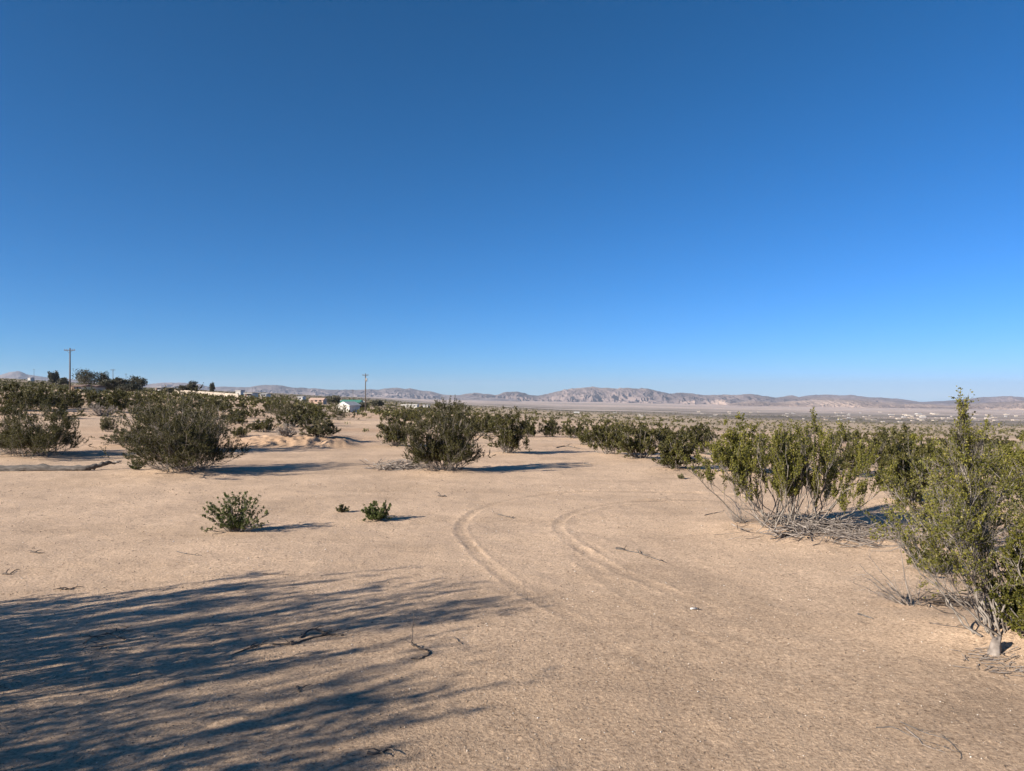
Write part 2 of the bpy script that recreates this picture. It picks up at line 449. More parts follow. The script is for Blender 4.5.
def shrub_data(seed, rx, ry, h, nst, nbr, ntw, nlf, leaf, lean=(0, 0), bare=0.3, up=0.5, flatness=0.75, dead=0.12, stem_r=0.009, leader=None, k=4, tipjit=0.16, minz=0.22, lspread=0.9, bsp=0.55, blen=1.0, root=0.16, narrow=1.0):
    rg = np.random.default_rng(seed)
    th = rg.uniform(0, 2*math.pi, nst); rho = np.sqrt(rg.uniform(0, 1, nst))
    lump = 1+0.28*np.sin(th*3+rg.uniform(0, 6))+0.15*np.sin(th*5+rg.uniform(0, 6))
    tip = np.stack([rx*rho*np.cos(th)*lump+lean[0], ry*rho*np.sin(th)*lump+lean[1],
                    h*np.sqrt(np.clip(1-flatness*rho**2, 0.05, 1))*rg.uniform(1-tipjit*1.6, 1.0, nst)], 1)
    low = rg.uniform(size=nst) < minz
    tip[low, 2] *= rg.uniform(0.18, 0.62, low.sum())
    if leader is not None:
        tip[:len(leader)] = leader
    base = np.stack([rg.normal(0, rx*root*.6, nst)+tip[:, 0]*root, rg.normal(0, ry*root*.6, nst)+tip[:, 1]*root, np.full(nst, -0.03)], 1)
    ctl = base+(tip-base)*np.array([0.52, 0.52, 0.42])+rg.normal(0, 0.05*h, (nst, 3))
    n0 = 8
    S = bez(base, ctl, tip, n0)
    wob = rg.normal(0, 0.012*h, (nst, n0, 3)); wob[:, 0] = 0
    S = S+wob
    R = stem_r*np.linspace(1.15, 0.35, n0)[None]*rg.uniform(0.6, 1.4, (nst, 1))
    TV = [tubes(S, R, k)]
    # branches
    si = np.repeat(np.arange(nst), nbr); nb = len(si)
    t = rg.uniform(bare, 0.99, nb)
    f = t*(n0-1); i = np.minimum(f.astype(int), n0-2); u = (f-i)[:, None]
    P0 = S[si, i]*(1-u)+S[si, i+1]*u
    T0 = S[si, i+1]-S[si, i]; T0 /= np.linalg.norm(T0, axis=1, keepdims=True)+1e-9
    D = T0*0.8+rg.normal(0, bsp, (nb, 3))+np.array([0, 0, up])
    D /= np.linalg.norm(D, axis=1, keepdims=True)
    ln = blen*h*rg.uniform(0.12, 0.34, nb)*(1.15-0.55*t)
    if leader is not None:
        nl_ = len(leader); top = (si < nl_) & (t > 0.6)
        ln[top] *= 0.42
        D[top] = D[top]*0.7+np.array([0, 0, .45])
    P1 = P0+D*ln[:, None]
    P1[:, 2] = np.maximum(P1[:, 2], 0.03)
    B = bez(P0, (P0+P1)/2+rg.normal(0, 0.02*h, (nb, 3)), P1, 5)
    TV.append(tubes(B, stem_r*0.42*np.linspace(1, 0.4, 5)[None]*np.ones((nb, 1)), 3))
    # twigs
    bi = np.repeat(np.arange(nb), ntw); nw = len(bi)
    t = rg.uniform(0.35, 1.0, nw); f = t*4; i = np.minimum(f.astype(int), 3); u = (f-i)[:, None]
    Q0 = B[bi, i]*(1-u)+B[bi, i+1]*u
    D2 = (B[bi, i+1]-B[bi, i]); D2 /= np.linalg.norm(D2, axis=1, keepdims=True)+1e-9
    D2 = D2*0.9+rg.normal(0, bsp*.9, (nw, 3))+np.array([0, 0, up*.8])
    D2 /= np.linalg.norm(D2, axis=1, keepdims=True)
    ln = blen*h*rg.uniform(0.05, 0.13, nw)
    Q1 = Q0+D2*ln[:, None]
    Q1[:, 2] = np.maximum(Q1[:, 2], 0.02)
    W = np.stack([Q0, (Q0+Q1)/2+rg.normal(0, 0.006*h, (nw, 3)), Q1], 1)
    TV.append(tubes(W, stem_r*0.2*np.array([[1, .8, .5]])*np.ones((nw, 1)), 3))
    V = np.concatenate([v for v, _ in TV]); o = 0; Fs = []
    for v, q in TV:
        Fs.append(q+o); o += len(v)
    wood = (V, np.concatenate(Fs))
    # leaves
    if nlf:
        alive = rg.uniform(size=nb) > dead
        ok = np.where(alive[bi] & (Q0[:, 2] > 0.08*h))[0]
        li = np.repeat(ok, nlf); n = len(li)
        t = rg.uniform(0.15, 1.08, n)[:, None]
        P = Q0[li]*(1-t)+Q1[li]*t+rg.normal(0, leaf*0.35, (n, 3))
        V, q = leaf_quads(rg, P, D2[li], leaf, lspread)
        bt = rg.uniform(0.15, 0.85, nb)
        tone = np.clip(bt[bi[li]]*0.55+rg.uniform(0, 0.45, n)+0.0, 0, 1)
        tone = np.where(rg.uniform(size=n) < 0.04, 1.0, tone*0.85)
        leaves = (V, q, tone)
    else:
        leaves = None
    return wood, leaves

def shrub_meshes(seed, *a, leafm='leaf', woodm='bark', **k):
    wood, leaves = shrub_data(seed, *a, **k)
    mw = mesh_from('branches', wood[0], wood[1], M[woodm])
    ml = mesh_from('foliage', leaves[0], leaves[1], M[leafm], tone=leaves[2]) if leaves else None
    return mw, ml

def place_shrub(ms, label, cat, loc, rz=0, scale=(1, 1, 1), group=None, name='creosote_bush'):
    t = thing(name, label, cat, loc, rz, group)
    t.scale = scale
    link('branches', ms[0], t)
    if ms[1]: link('foliage', ms[1], t)
    return t

# -------- list of shrubs placed one by one: px, py(base), width px, height px, detail, foliage, label, extra
G_A = 'creosote bushes round the clearing'
HERO = [
 (186, 473, 146, 76, 'h', 'leaf', 'wide dark green bush with low spreading stems, nearest of the left side bushes', dict(seed=3, nst=78, bare=.12, minz=.5, lean=(-.12, 0), root=.22, nlf=26, stem_r=.007)),
 (178, 453, 122, 60, 'm', 'leaf', 'tall dark bush standing right behind the wide bush with low spreading stems', dict(seed=13, nst=50, bare=.12, minz=.3)),
 (28, 457, 134, 55, 'h', 'leaf', 'low very dark bush behind the fallen log at the left edge', dict(seed=5, nst=92, bare=.10, minz=.5, root=.3, nlf=30, stem_r=.006)),
 (447, 472, 80, 68, 'h', 'leaf', 'dense dark round bush in the middle with a brush pile at its left foot', dict(seed=7, nst=62, bare=.10, minz=.5, up=.6, root=.28, nlf=30, stem_r=.006)),
 (506, 454, 50, 44, 'm', 'leaf', 'grey green bush just behind the right side of the dense middle bush', dict(seed=9, nst=30)),
 (395, 447, 42, 40, 'm', 'leaf', 'upright olive bush left of the dense middle bush, bare stems at its foot', dict(seed=11, nst=28)),
 (530, 437, 28, 22, 's', 'leaf', 'small dark bush ending the row that runs right from the dense middle bush', {}),
 (608, 455, 44, 34, 'm', 'leaf', 'grey stemmed bush with a shadow patch on its left, starting the right hand row', dict(seed=15, nst=26)),
 (640, 460, 54, 38, 'm', 'leaf', 'vase shaped bush with many pale grey stems in the right hand row', dict(seed=17, nst=34)),
 (677, 470, 44, 33, 'm', 'leaf', 'low rounded bush standing forward of the right hand row', dict(seed=19, nst=30)),
 (738, 474, 78, 50, 'm', 'leaf_bright', 'olive bush close behind the left side of the tall spiky bush', dict(seed=21, nst=34)),
 (788, 531, 172, 98, 'h', 'leaf_bright', 'tall spiky bush with bleached bare stems rising from a tangle of dead sticks', dict(seed=23, nst=50, lean=(0.08, 0), stem_r=.0075, up=1.1, tipjit=0.24, bare=0.40, flatness=0.5, bsp=.42, blen=1.1, dead=.22, minz=.15, nlf=24, root=.26)),
 (905, 505, 74, 66, 'm', 'leaf', 'smaller bush between the tall spiky bush and the large bush at the right edge', dict(seed=25, nst=30)),
 (958, 556, 140, 108, 'h', 'leaf_bright', 'bright olive bush filling the gap behind the large bush at the right edge', dict(seed=27, nst=26, root=.3, nlf=15, blen=1.15)),
 (1050, 520, 130, 84, 'h', 'leaf_bright', 'bush cut by the right edge behind the large near bush', dict(seed=29, nst=34)),
 (1004, 648, 178, 208, 'x', 'leaf_bright', 'large near bush at the right edge with a leafy spire above the mountains', dict(seed=31, nst=33, up=.5, dead=.34, bare=.42, minz=.12, nbr=12, ntw=6, nlf=15, bsp=.55, blen=1.0, stem_r=.006, root=.24)),
 (1052, 656, 120, 118, 'h', 'leaf_bright', 'leafy low bush cut by the right edge beside the pale stump', dict(seed=37, nst=40, nlf=24, leaf=.018, bare=.15, minz=.4)),
 (320, 438, 42, 21, 'm', 'leaf_tan', 'low pale olive bush on the orange sand bank', dict(seed=33, nst=26)),
 (278, 419, 46, 24, 'm', 'leaf', 'broad dark bush on the crest behind the orange sand bank', dict(seed=35, nst=28)),
 (262, 432, 36, 18, 's', 'leaf', 'dark bush at the left foot of the broad crest bush', {}),
 (340, 420, 44, 19, 'm', 'leaf', 'long low dark bush in front of the white gabled shed', dict(seed=37, nst=26)),
 (301, 417, 28, 14, 's', 'leaf', 'small bush between the broad crest bush and the one before the shed', {}),
 (240, 438, 26, 14, 's', 'leaf', 'small dark bush close right of the wide bush with low spreading stems', {}),
 (14, 411, 46, 28, 's', 'leaf', 'dark bush behind the low one at the left edge, first of a thick row', {}),
 (42, 409, 44, 25, 's', 'leaf', 'dark bush second from the left edge in the thick row', {}),
 (68, 408, 36, 22, 's', 'leaf', 'dark bush below the tall utility pole in the thick row', {}),
 (90, 405, 30, 17, 's', 'leaf', 'dark bush below the cream house at the end of the thick row', {}),
 (118, 412, 40, 22, 's', 'leaf', 'olive bush just right of the pale dead bush', {}),
 (140, 408, 40, 17, 's', 'leaf', 'olive bush on the slope above the wide bush with low spreading stems', {}),
 (60, 419, 44, 10, 's', 'leaf', 'low flat dark bush in the middle of the pale slope', {}),
 (108, 432, 20, 20, 's', 'leaf_tan', 'small yellow green bush alone on the pale slope', {}),
 (122, 446, 46, 16, 's', 'leaf_tan', 'scruffy tan bush between the log and the wide bush with low spreading stems', {}),
 (552, 437, 30, 17, 's', 'leaf', 'small bush on the sand past the end of the middle row', {}),
 (574, 439, 30, 19, 's', 'leaf', 'small bush between the open sandy lane and the right hand row', {}),
 (588, 446, 34, 22, 's', 'leaf', 'bush touching the left end of the right hand row', {}),
 (664, 448, 40, 24, 's', 'leaf', 'bush half hidden behind the low rounded one in the right hand row', {}),
 (700, 455, 46, 30, 's', 'leaf', 'bush behind the olive bush, where the right hand row meets the tall spiky bush', {}),
 (424, 432, 30, 20, 's', 'leaf', 'bush peeping between the upright olive bush and the dense middle bush', {}),
 (480, 437, 40, 24, 's', 'leaf', 'bush behind the right shoulder of the dense middle bush', {}),
 (845, 478, 60, 48, 's', 'leaf', 'bush showing through the right side of the tall spiky bush', {}),
 (885, 470, 56, 38, 's', 'leaf', 'bush behind the gap right of the tall spiky bush', {}),
 (925, 474, 60, 40, 's', 'leaf_bright', 'bush under the leafy spire, left part of the hedge like row', {}),
 (975, 478, 64, 44, 's', 'leaf_bright', 'bush behind the leafy spire in the hedge like row', {}),
 (1015, 480, 60, 42, 's', 'leaf_bright', 'bush at the right end of the hedge like row', {}),
]
PLACED = []
for it in HERO:
    p = gp(it[0], it[1], 3.0)
    PLACED.append((it, p))
for it, p in PLACED:
    if p[1] < 30:
        MOUNDS.append((p[0], p[1]+0.1, it[2]/2*p[1]/F*0.95, 0.03+0.05*min(1, it[2]/120)))

SPECS = {'x': dict(nbr=10, ntw=6, nlf=18, leaf=0.015, bsp=.45), 'h': dict(nbr=10, ntw=6, nlf=22, leaf=0.020), 'm': dict(nbr=8, ntw=5, nlf=18, leaf=0.033, bare=.15, minz=.4)}
protos = {}
for v in range(5):
    for lm in ('leaf', 'leaf_bright', 'leaf_tan'):
        protos[(lm, v)] = None
def proto(lm, v):
    if protos[(lm, v)] is None:
        protos[(lm, v)] = shrub_meshes(200+v, 1.0, 1.0, 1.15, 26, 8, 5, 9, 0.052, leafm=lm, bare=.15, minz=.35)
    return protos[(lm, v)]
rnd = random.Random(4)
for it, p in PLACED:
    px, py, wp, hp, det, lm, lab, ex = it
    sc = p[1]/F
    z = gz(p[0], p[1])
    if det == 's':
        rx = wp/2*sc*1.0; h = hp*sc*1.0
        place_shrub(proto(lm, rnd.randrange(5)), lab, 'bush', (p[0], p[1], z), rnd.uniform(0, 6.28), (rx, rx*0.9, h/1.15), G_A)
        continue
    ex = dict(ex); seed = ex.pop('seed')
    rx = wp/2*sc*(0.98 if px > 560 and py < 480 else 0.92); h = hp*sc*1.10
    kw = dict(SPECS[det]); kw.update(ex)
    if det == 'x':
        kw['leader'] = [(-.13, .25, 1.55), (-.12, .26, 1.51), (-.15, .25, 1.46), (-.10, .26, 1.44), (-.17, .24, 1.39), (-.07, .28, 1.38), (-.20, .22, 1.32), (-.04, .22, 1.31), (-.14, .3, 1.34), (-.22, .26, 1.26), (-.02, .28, 1.24)]
        kw['lean'] = (-0.13, 0.25)
        h = 1.18
    nst = kw.pop('nst'); nbr = kw.pop('nbr'); ntw = kw.pop('ntw'); nlf = kw.pop('nlf'); leaf = kw.pop('leaf')
    ms = shrub_meshes(seed, rx, rx*0.85, h*0.9, nst, nbr, ntw, nlf, leaf, leafm=lm, **kw)
    place_shrub(ms, lab, 'bush', (p[0], p[1], z), 0, group=G_A)

# tall bushes standing outside the picture to the left; their shadow streaks the near sand
for (x, y, h, rx, seed, lab) in [(-4.6, 3.7, 2.45, 1.15, 61, 'tall bush outside the picture whose shadow reaches the wheel ruts'),
                           (-5.5, 4.3, 2.1, 0.95, 62, 'tall bush outside the picture casting the far edge of the near shadow'),
                           (-4.4, 1.05, 1.95, 1.05, 63, 'tall bush outside the picture casting the nearest part of the shadow'),
                           (-4.3, 1.75, 2.05, 0.95, 66, 'somewhat lower bush outside the picture, shading the sand below the hooked stick'),
                           (-5.1, 2.0, 2.4, 1.0, 65, 'tall bush outside the picture casting the darkest middle of the near shadow'),
                           (-6.7, 3.2, 2.6, 1.2, 64, 'tall bush outside the picture, rearmost of those casting the near shadow')]:
    ms = shrub_meshes(seed, rx, rx, h, 30, 8, 5, 7, 0.042, bare=0.3, up=0.9, bsp=.35, dead=.46)
    place_shrub(ms, lab, 'bush', (x, y, gz(x, y)), 0, group='bushes outside the picture that shade the near sand')

# young plants in the clearing
def seedling(name, lab, px, py, wp, hp, seed, lm='leaf_green', nst=26, up=0.6, cat='young plant'):
    p = gp(px, py); sc = p[1]/F
    ms = shrub_meshes(seed, wp/2*sc*1.12, wp/2*sc*0.9, hp*sc*1.08, int(nst*2.6), 16, 2, 9, 0.015, leafm=lm, stem_r=0.003, bare=0.08, bsp=.22, blen=.24, lspread=.5, root=.08, up=.1, flatness=0.8, minz=0.25, dead=0.02)
    return place_shrub(ms, lab, cat, (p[0], p[1], gz(p[0], p[1])), 0, name=name)
seedling('young_bush', 'knee high green young bush alone on the open sand, larger of the two', 236, 532, 58, 40, 71)
seedling('young_bush', 'ankle high green tuft on the open sand, smaller of the two young plants', 378, 520, 32, 19, 72, nst=20, up=0.3)
seedling('young_bush', 'tiny dry sprig left of the ankle high green tuft', 341, 513, 12, 8, 73, 'leaf_tan', 5)
seedling('young_bush', 'small green tuft at the left foot of the wide bush with low stems', 137, 470, 14, 13, 74, nst=10)
seedling('young_bush', 'tiny brown sprig on the sand before the low rounded bush', 680, 479, 8, 5, 75, 'leaf_tan', 6)
seedling('young_bush', 'small leafy shoot low between the bleached stems and the large right edge bush', 932, 574, 66, 42, 76, 'leaf_bright', 16)

# dead shrubs
def dead_shrub(lab, px, py, wp, hp, seed, nst=20, lean=(0, 0), dark=False, stem_r=0.007, nbr=5, ntw=3, up=0.3, name='dead_bush'):
    p = gp(px, py); sc = p[1]/F
    wood, _ = shrub_data(seed, wp/2*sc, wp/2*sc*0.8, hp*sc, nst, nbr, ntw, 0, 0.02, lean=lean, stem_r=stem_r, up=up, flatness=0.9, minz=0.5)
    o = link(name, mesh_from(name, wood[0], wood[1], M['twig_dark' if dark else 'dead']), None, (p[0], p[1], gz(p[0], p[1])))
    return tag(o, lab, 'dead bush')
dead_shrub('pale dead bush of bare stems at the left foot of the large right edge bush', 918, 607, 66, 62, 81, 14, (-0.2, 0), nbr=3, ntw=2, stem_r=0.006)
dead_shrub('pale grey dead bush on the slope behind the low dark left bush', 101, 416, 32, 14, 82, 40, stem_r=0.03, nbr=8)
dead_shrub('grey dead bush beside the orange sand bank', 286, 436, 22, 15, 83, 36, stem_r=0.022, nbr=8)
dead_shrub('small bleached dead bush left of the foot of the tall spiky bush', 740, 522, 34, 20, 84, 26, stem_r=0.004)
dead_shrub('thin dark bare bush reaching up between the tall spiky bush and the spire', 857, 470, 24, 48, 85, 5, dark=True, stem_r=0.008)

def brush_pile(name, lab, px, py, wp, hp, n, seed, depth=0.5, r=0.008, mat='dead', cat='brush pile'):
    rg = np.random.default_rng(seed)
    p = gp(px, py); sc = p[1]/F
    W_, H_ = wp*sc, hp*sc
    c = np.stack([rg.normal(0, W_*0.25, n), rg.normal(0, depth*0.35, n), rg.uniform(0.0, 0.75, n)**1.5*H_], 1)
    a = rg.uniform(0, 2*math.pi, n); ln = rg.uniform(0.15, 0.42, n)*W_
    d = np.stack([np.cos(a), np.sin(a)*0.6, rg.normal(0, 0.22, n)], 1)*ln[:, None]
    P = bez(c-d/2, c+rg.normal(0, 0.12, (n, 3))*ln[:, None]*[1, 1, .5], c+d/2, 6)
    gh = ground_h(P[..., 0]+p[0], P[..., 1]+p[1])
    P[..., 2] = np.maximum(P[..., 2], 0.006)+gh
    R = r*rg.uniform(0.4, 1.4, (n, 1))*np.linspace(1, 0.5, 6)[None]
    V, q = tubes(P, R, 4)
    o = link(name, mesh_from(name, V, q, M[mat]), None, (p[0], p[1], 0))
    return tag(o, lab, cat)
brush_pile('brush_pile', 'low pile of grey dead brush at the left foot of the dense middle bush', 400, 469, 62, 13, 150, 91, 0.8, 0.011)
brush_pile('brush_pile', 'wide tangle of bleached dead sticks under the tall spiky bush', 832, 533, 136, 16, 300, 92, 0.9, 0.0055)
brush_pile('brush_pile', 'thick pale dead branches at the very foot of the tall spiky bush', 785, 537, 50, 15, 44, 93, 0.22, 0.011)
brush_pile('brush_pile', 'dark dry litter of sticks beneath the large right edge bush', 962, 607, 86, 10, 90, 94, 0.5, 0.005, 'twig_dark')
brush_pile('brush_pile', 'scatter of broken sticks in front of the pale stump', 1002, 668, 58, 7, 70, 95, 0.3, 0.003)
brush_pile('brush_pile', 'thin pile of dry twigs inside the near shadow', 108, 640, 52, 8, 36, 96, 0.35, 0.003, 'twig_dark')

# stump under the right bush
p = gp(997, 654)
mb = MB()
rg = np.random.default_rng(5)
k = 12
ring = []
for i, (z, r) in enumerate([(-0.03, .044), (0.02, .037), (0.05, .028), (0.08, .031), (0.095, .024), (0.082, .012)]):
    for a in range(k):
        rr = r*(1+0.20*math.sin(a*2.1+1)+0.10*rg.normal())
        ring.append((rr*math.cos(a/k*6.283)+z*.15, rr*math.sin(a/k*6.283), z*(1+4*rr*math.cos(a/k*6.283))+0.008*rg.normal()))
fc = [[i*k+a, i*k+(a+1) % k, (i+1)*k+(a+1) % k, (i+1)*k+a] for i in range(5) for a in range(k)]
mb.add(ring, fc)
mb.F.setdefault(k, []).append(np.array([[5*k+a for a in range(k)]]))
tag(mb.build('stump', M['paint_stump'] if 'paint_stump' in M else M['dead'], None, (p[0]-0.03, p[1]-0.02, gz(p[0], p[1])), True), 'short pale stump at the foot of the large right edge bush', 'stump')

# fallen log
pts = [(-70, 470, .09), (-30, 469, .085), (0, 469, .075), (20, 471, .085), (45, 471, .08), (70, 470.5, .075), (86, 470, .07), (94, 468, .058), (100, 465.5, .045), (105, 464.5, .03)]
mb = MB(); P = []; R = []
rg = np.random.default_rng(8)
y0 = gp(40, 471)[1]
for i, (a, b_, r) in enumerate(pts):
    x = (a-512)/F*y0; yy = y0+(0.12 if i > 6 else 0)*(i-6)
    z = gz(x, yy)+r*0.6+max(0, 470.5-b_)*y0/F*(1 if i > 5 else 0.2)
    P.append((x, yy, z)); R.append(r)
P = np.array(P); 
tt = np.linspace(0, len(P)-1, 40)
Pi = np.stack([np.interp(tt, range(len(P)), P[:, j]) for j in range(3)], 1)
Ri = np.interp(tt, range(len(R)), R)*(1+0.12*rg.normal(size=40))
Pi[:, 2] += 0.01*rg.normal(size=40)
mb.tube(Pi, Ri, 9)
t = thing('fallen_log', 'long weathered grey log lying on the sand at the left edge', 'log')
mb.build('trunk', M['log'], t, None, True)
mb = MB()
mb.tube([Pi[-1], Pi[-1]+[0.07, 0.03, 0.035], Pi[-1]+[0.16, 0.05, 0.05]], [.035, .028, .008], 7)
mb.tube([Pi[-2], Pi[-2]+[0.05, -0.02, 0.02], Pi[-2]+[0.22, 0.0, -0.01]], [.025, .018, .006], 6)
o = mb.build('broken_end', M['paint_white'] if False else M['dead'], t, None, True); o['label'] = 'pale splintered broken end of the log'

# sticks on the sand
def stick(lab, pts, r=0.006, mat='twig_dark', side=0, seed=0, lift=0.5, name='stick'):
    rg = np.random.default_rng(seed)
    P = []
    for q in pts:
        g = gp(q[0], q[1]); g[2] += r*lift+(q[2] if len(q) > 2 else 0)
        P.append(g)
    P = smooth_poly(P, 5)
    P[:, :2] += rg.normal(0, r*0.5, (len(P), 2))
    mb = MB(); n = len(P)
    mb.tube(P, r*np.linspace(1.1, 0.35, n)*(1+0.15*rg.normal(size=n)), 5)
    for s in range((side+1)//2):
        i = rg.integers(int(n*0.2), n-1); a = rg.uniform(0, 6.28); ln = rg.uniform(4, 13)*r
        d = np.array([math.cos(a)*ln, math.sin(a)*ln, rg.uniform(0, 0.5)*ln])
        mb.tube([P[i], P[i]+d*.5+[0, 0, r], P[i]+d], [r*.5, r*.4, r*.2], 4)
    return tag(mb.build(name, M[mat]), lab, 'stick')
stick('dark thin stick with a twiggy clump at its right end, in the near shadow', [(343, 636), (330, 638), (312, 641), (290, 645), (262, 648), (232, 657)], 0.009, side=22, seed=1)
stick('tangled dark twig lying on the right end of the long stick', [(300, 640), (312, 634, .02), (325, 637, .015), (340, 633, .02)], 0.007, side=14, seed=2)
stick('crooked dark stick bent like a hook beside the upright twig', [(411, 646), (418, 648), (427, 652), (429, 656), (421, 660), (411, 662)], 0.009, side=3, seed=3)
stick('thin twig standing upright in the sand', [(412, 647), (412.5, 647, .06), (413.2, 647, .14), (414, 647, .215)], 0.004, seed=4, lift=0)
stick('short straight twig right of the hooked stick', [(454, 640), (462, 645)], 0.006, seed=5)
stick('long thin dry branch lying right of the inner wheel rut', [(616, 549), (630, 552), (645, 556), (666, 563)], 0.011, 'log', side=10, seed=6)
stick('small broken twig between the two wheel ruts', [(498, 515), (505, 517), (514, 519)], 0.012, 'log', side=4, seed=7)
stick('small forked twig on the sand left of the tall spiky bush tangle', [(705, 516), (716, 513), (724, 514, .03)], 0.008, 'log', side=5, seed=8)
stick('bent thin branch poking up left of the bleached dead bush', [(741, 514), (732, 508, .05), (721, 500, .10)], 0.005, 'log', side=2, seed=9)
stick('flat curl of bark lying near the pale dead bush', [(858, 616), (866, 617), (873, 620)], 0.011, 'log', seed=10)
stick('thin twig lying beside the litter under the large bush', [(930, 624), (950, 628), (975, 632), (988, 634)], 0.006, 'twig_dark', side=6, seed=11)
stick('long thin arching stalk in the twig bunch at the lower right', [(876, 731), (893, 731), (905, 735), (920, 740), (940, 748), (958, 758)], 0.0035, 'log', side=10, seed=12)
stick('twiggy dry stalk with a dark knot at the lower right', [(899, 727), (925, 735), (945, 745), (960, 758), (961, 760)], 0.0035, 'log', side=14, seed=13)
stick('pale dry stalk between the two darker ones at the lower right', [(905, 732), (918, 743), (925, 750), (945, 756)], 0.003, 'dead', side=6, seed=14)
stick('dark twig lying on the lit sand at far left above the shadow', [(32, 553), (38, 553.5), (45, 554)], 0.011, side=4, seed=15)
stick('short dark twig close to the left edge above the shadow', [(3, 575), (12, 576)], 0.012, side=3, seed=16)
stick('dark forked twig on the shadow edge at left', [(60, 589), (66, 591), (74, 590)], 0.009, side=5, seed=17)
stick('dark twig at the top edge of the near shadow', [(263, 574), (275, 576), (294, 576)], 0.005, side=3, seed=18)
stick('dark bit of wood in the deepest shadow at the bottom', [(368, 757), (380, 755), (392, 752)], 0.008, side=5, seed=19)
stick('small dark wood chip left of the hooked stick', [(297, 692), (300, 695)], 0.009, side=2, seed=20)
stick('dark chip beside the top of the outer wheel rut', [(438, 497), (446, 497.5)], 0.02, side=2, seed=21)
stick('dark twig on the lit sand left of the knee high young bush', [(178, 553), (188, 555), (202, 556)], 0.007, 'log', side=3, seed=22)
stick('thin dry branch on the open sand lane', [(556, 448), (566, 446.5), (580, 449)], 0.022, 'log', side=5, seed=23)
stick('small bit of bark on the sand before the right hand row', [(584, 464), (592, 465.5)], 0.02, 'log', seed=24)

# white scrap
p = gp(694, 612)
t = thing('paper_scrap', 'small white scrap with a dark end lying on the open sand', 'litter', (p[0], p[1], gz(p[0], p[1])), 0.1)
mb = MB(); mb.tube([(-0.028, 0, .009), (-.01, 0.003, .010), (0.022, 0, .009)], [.008, .009, .008], 8)
mb.build('white_roll', M['paint_white'], t, None, True)
mb = MB(); mb.tube([(0.023, 0, .009), (0.038, -0.002, .009)], [.0085, .007], 8)
mb.build('dark_end', M['twig_dark'], t, None, True)

# ------------------------------------------------------------------ far shrubs: individuals, then the uncountable rest
light = [shrub_meshes(300+v, 1.0, 1.0, 1.1, 16, 6, 5, 8, 0.075, leafm='leaf', stem_r=0.02) for v in range(5)]
light_t = [shrub_meshes(320+v, 1.0, 1.0, 1.0, 16, 5, 4, 5, 0.10, leafm='leaf_tan', stem_r=0.02) for v in range(2)]
rg = np.random.default_rng(77)
cnt = 0; tries = 0; done = [(p[0], p[1]) for _, p in PLACED]
ZL = {0: ('olive bush among the many on the rising ground below the distant trees', 'bushes on the rising ground at left'),
      1: ('small bush among those scattered round the white shed and the pole before it', 'bushes round the white shed'),
      2: ('small bush among the many dotting the flat past the right hand row', 'bushes dotting the flat past the right hand row'),
      3: ('small bush among the many on the falling ground past the spiky bush and the spire', 'bushes on the falling ground at right')}
def blocked(px, py, d):
    if 372 < px < 402 and py > 416 and py < 450: return True          # lane towards the pole
    if 500 < px < 575 and py > 428: return True
    if d < 34 and 240 < px < 720: return True
    if 60 < px < 240 and py > 412 and d < 34: return True
    if d < 27: return True
    if 322 < px < 374 and d > 50: return True
    if px > 560 and rg.uniform() < 0.3: return True
    return False
FAR = []
while cnt < 215 and tries < 20000:
    tries += 1
    d = math.sqrt(rg.uniform(27**2, 125**2)); px = rg.uniform(-30, 1054)
    if d > 60 and rg.uniform() < 0.25: continue
    x = (px-512)/F*d; z = gz(x, d); py = HY+F*(EYE-z)/d
    if blocked(px, py, d): continue
    if fbm(np.array(x*0.08), np.array(d*0.08), 2, 91) < -0.22: continue
    if any((x-a)**2+(d-b_)**2 < 2.0 for a, b_ in done): continue
    done.append((x, d)); cnt += 1
    s = rg.uniform(0.42, 1.0)*(0.85 if px > 520 else (1.0 if px > 330 else 1.1))
    zi = 0 if px < 240 else (1 if px < 470 else (2 if px < 720 else 3))
    ms = light[rg.integers(5)] if rg.uniform() < 0.86 else light_t[rg.integers(2)]
    hs = s*rg.uniform(0.75, 1.15)
    FAR.append((px, d, place_shrub(ms, 'x', 'bush', (x, d, z-0.03), rg.uniform(0, 6.28), (s, s, hs), ZL[zi][1])))

MARKS = [(-10, 'the tiny house on the far left skyline'), (50, 'the pair of round dark trees'), (70, 'the tall utility pole'), (88, 'the largest dark tree'), (113, 'the small distant pole'),
 (137, 'the broad tree ending the tree clump'), (158, 'the white skyline house'), (178, 'the left end of the long wall'), (192, 'the spiky tree above the wall'), (220, 'the right half of the long wall'), (248, 'the house ending the long wall'),
 (270, 'the broad crest bush'), (316, 'the terracotta house'), (348, 'the white gabled shed'), (366, 'the pole with the transformer'), (395, 'the upright olive bush'), (430, 'the left half of the dense middle bush'), (465, 'the right half of the dense middle bush'),
 (506, 'the grey green bush'), (540, 'the open sandy lane'), (577, 'the lone white house on the plain'), (608, 'the first bush of the right row'), (640, 'the vase shaped bush'), (677, 'the low rounded bush'), (715, 'the gap beside the olive bush'),
 (745, 'the olive bush'), (775, 'the left half of the spiky bush'), (810, 'the right half of the spiky bush'), (857, 'the thin bare bush'), (890, 'the sandy gap right of the spiky bush'), (930, 'the left foot of the spire'), (970, 'the leafy spire'), (1005, 'the large near bush'), (1040, 'the right edge')]
ORD = ['nearest', 'second nearest', 'third nearest', 'fourth nearest', 'fifth nearest', 'sixth nearest', 'seventh nearest', 'eighth nearest', 'ninth nearest', 'tenth nearest']+['%dth nearest' % k for k in range(11, 60)]
cols = {}
for px, d, t in FAR:
    cols.setdefault(min(MARKS, key=lambda m_: abs(m_[0]-px))[1], []).append((d, t))
for mk, lst in cols.items():
    for k, (d, t) in enumerate(sorted(lst, key=lambda e: e[0])):
        t['label'] = '%s small far bush in line with %s' % (ORD[k], mk)

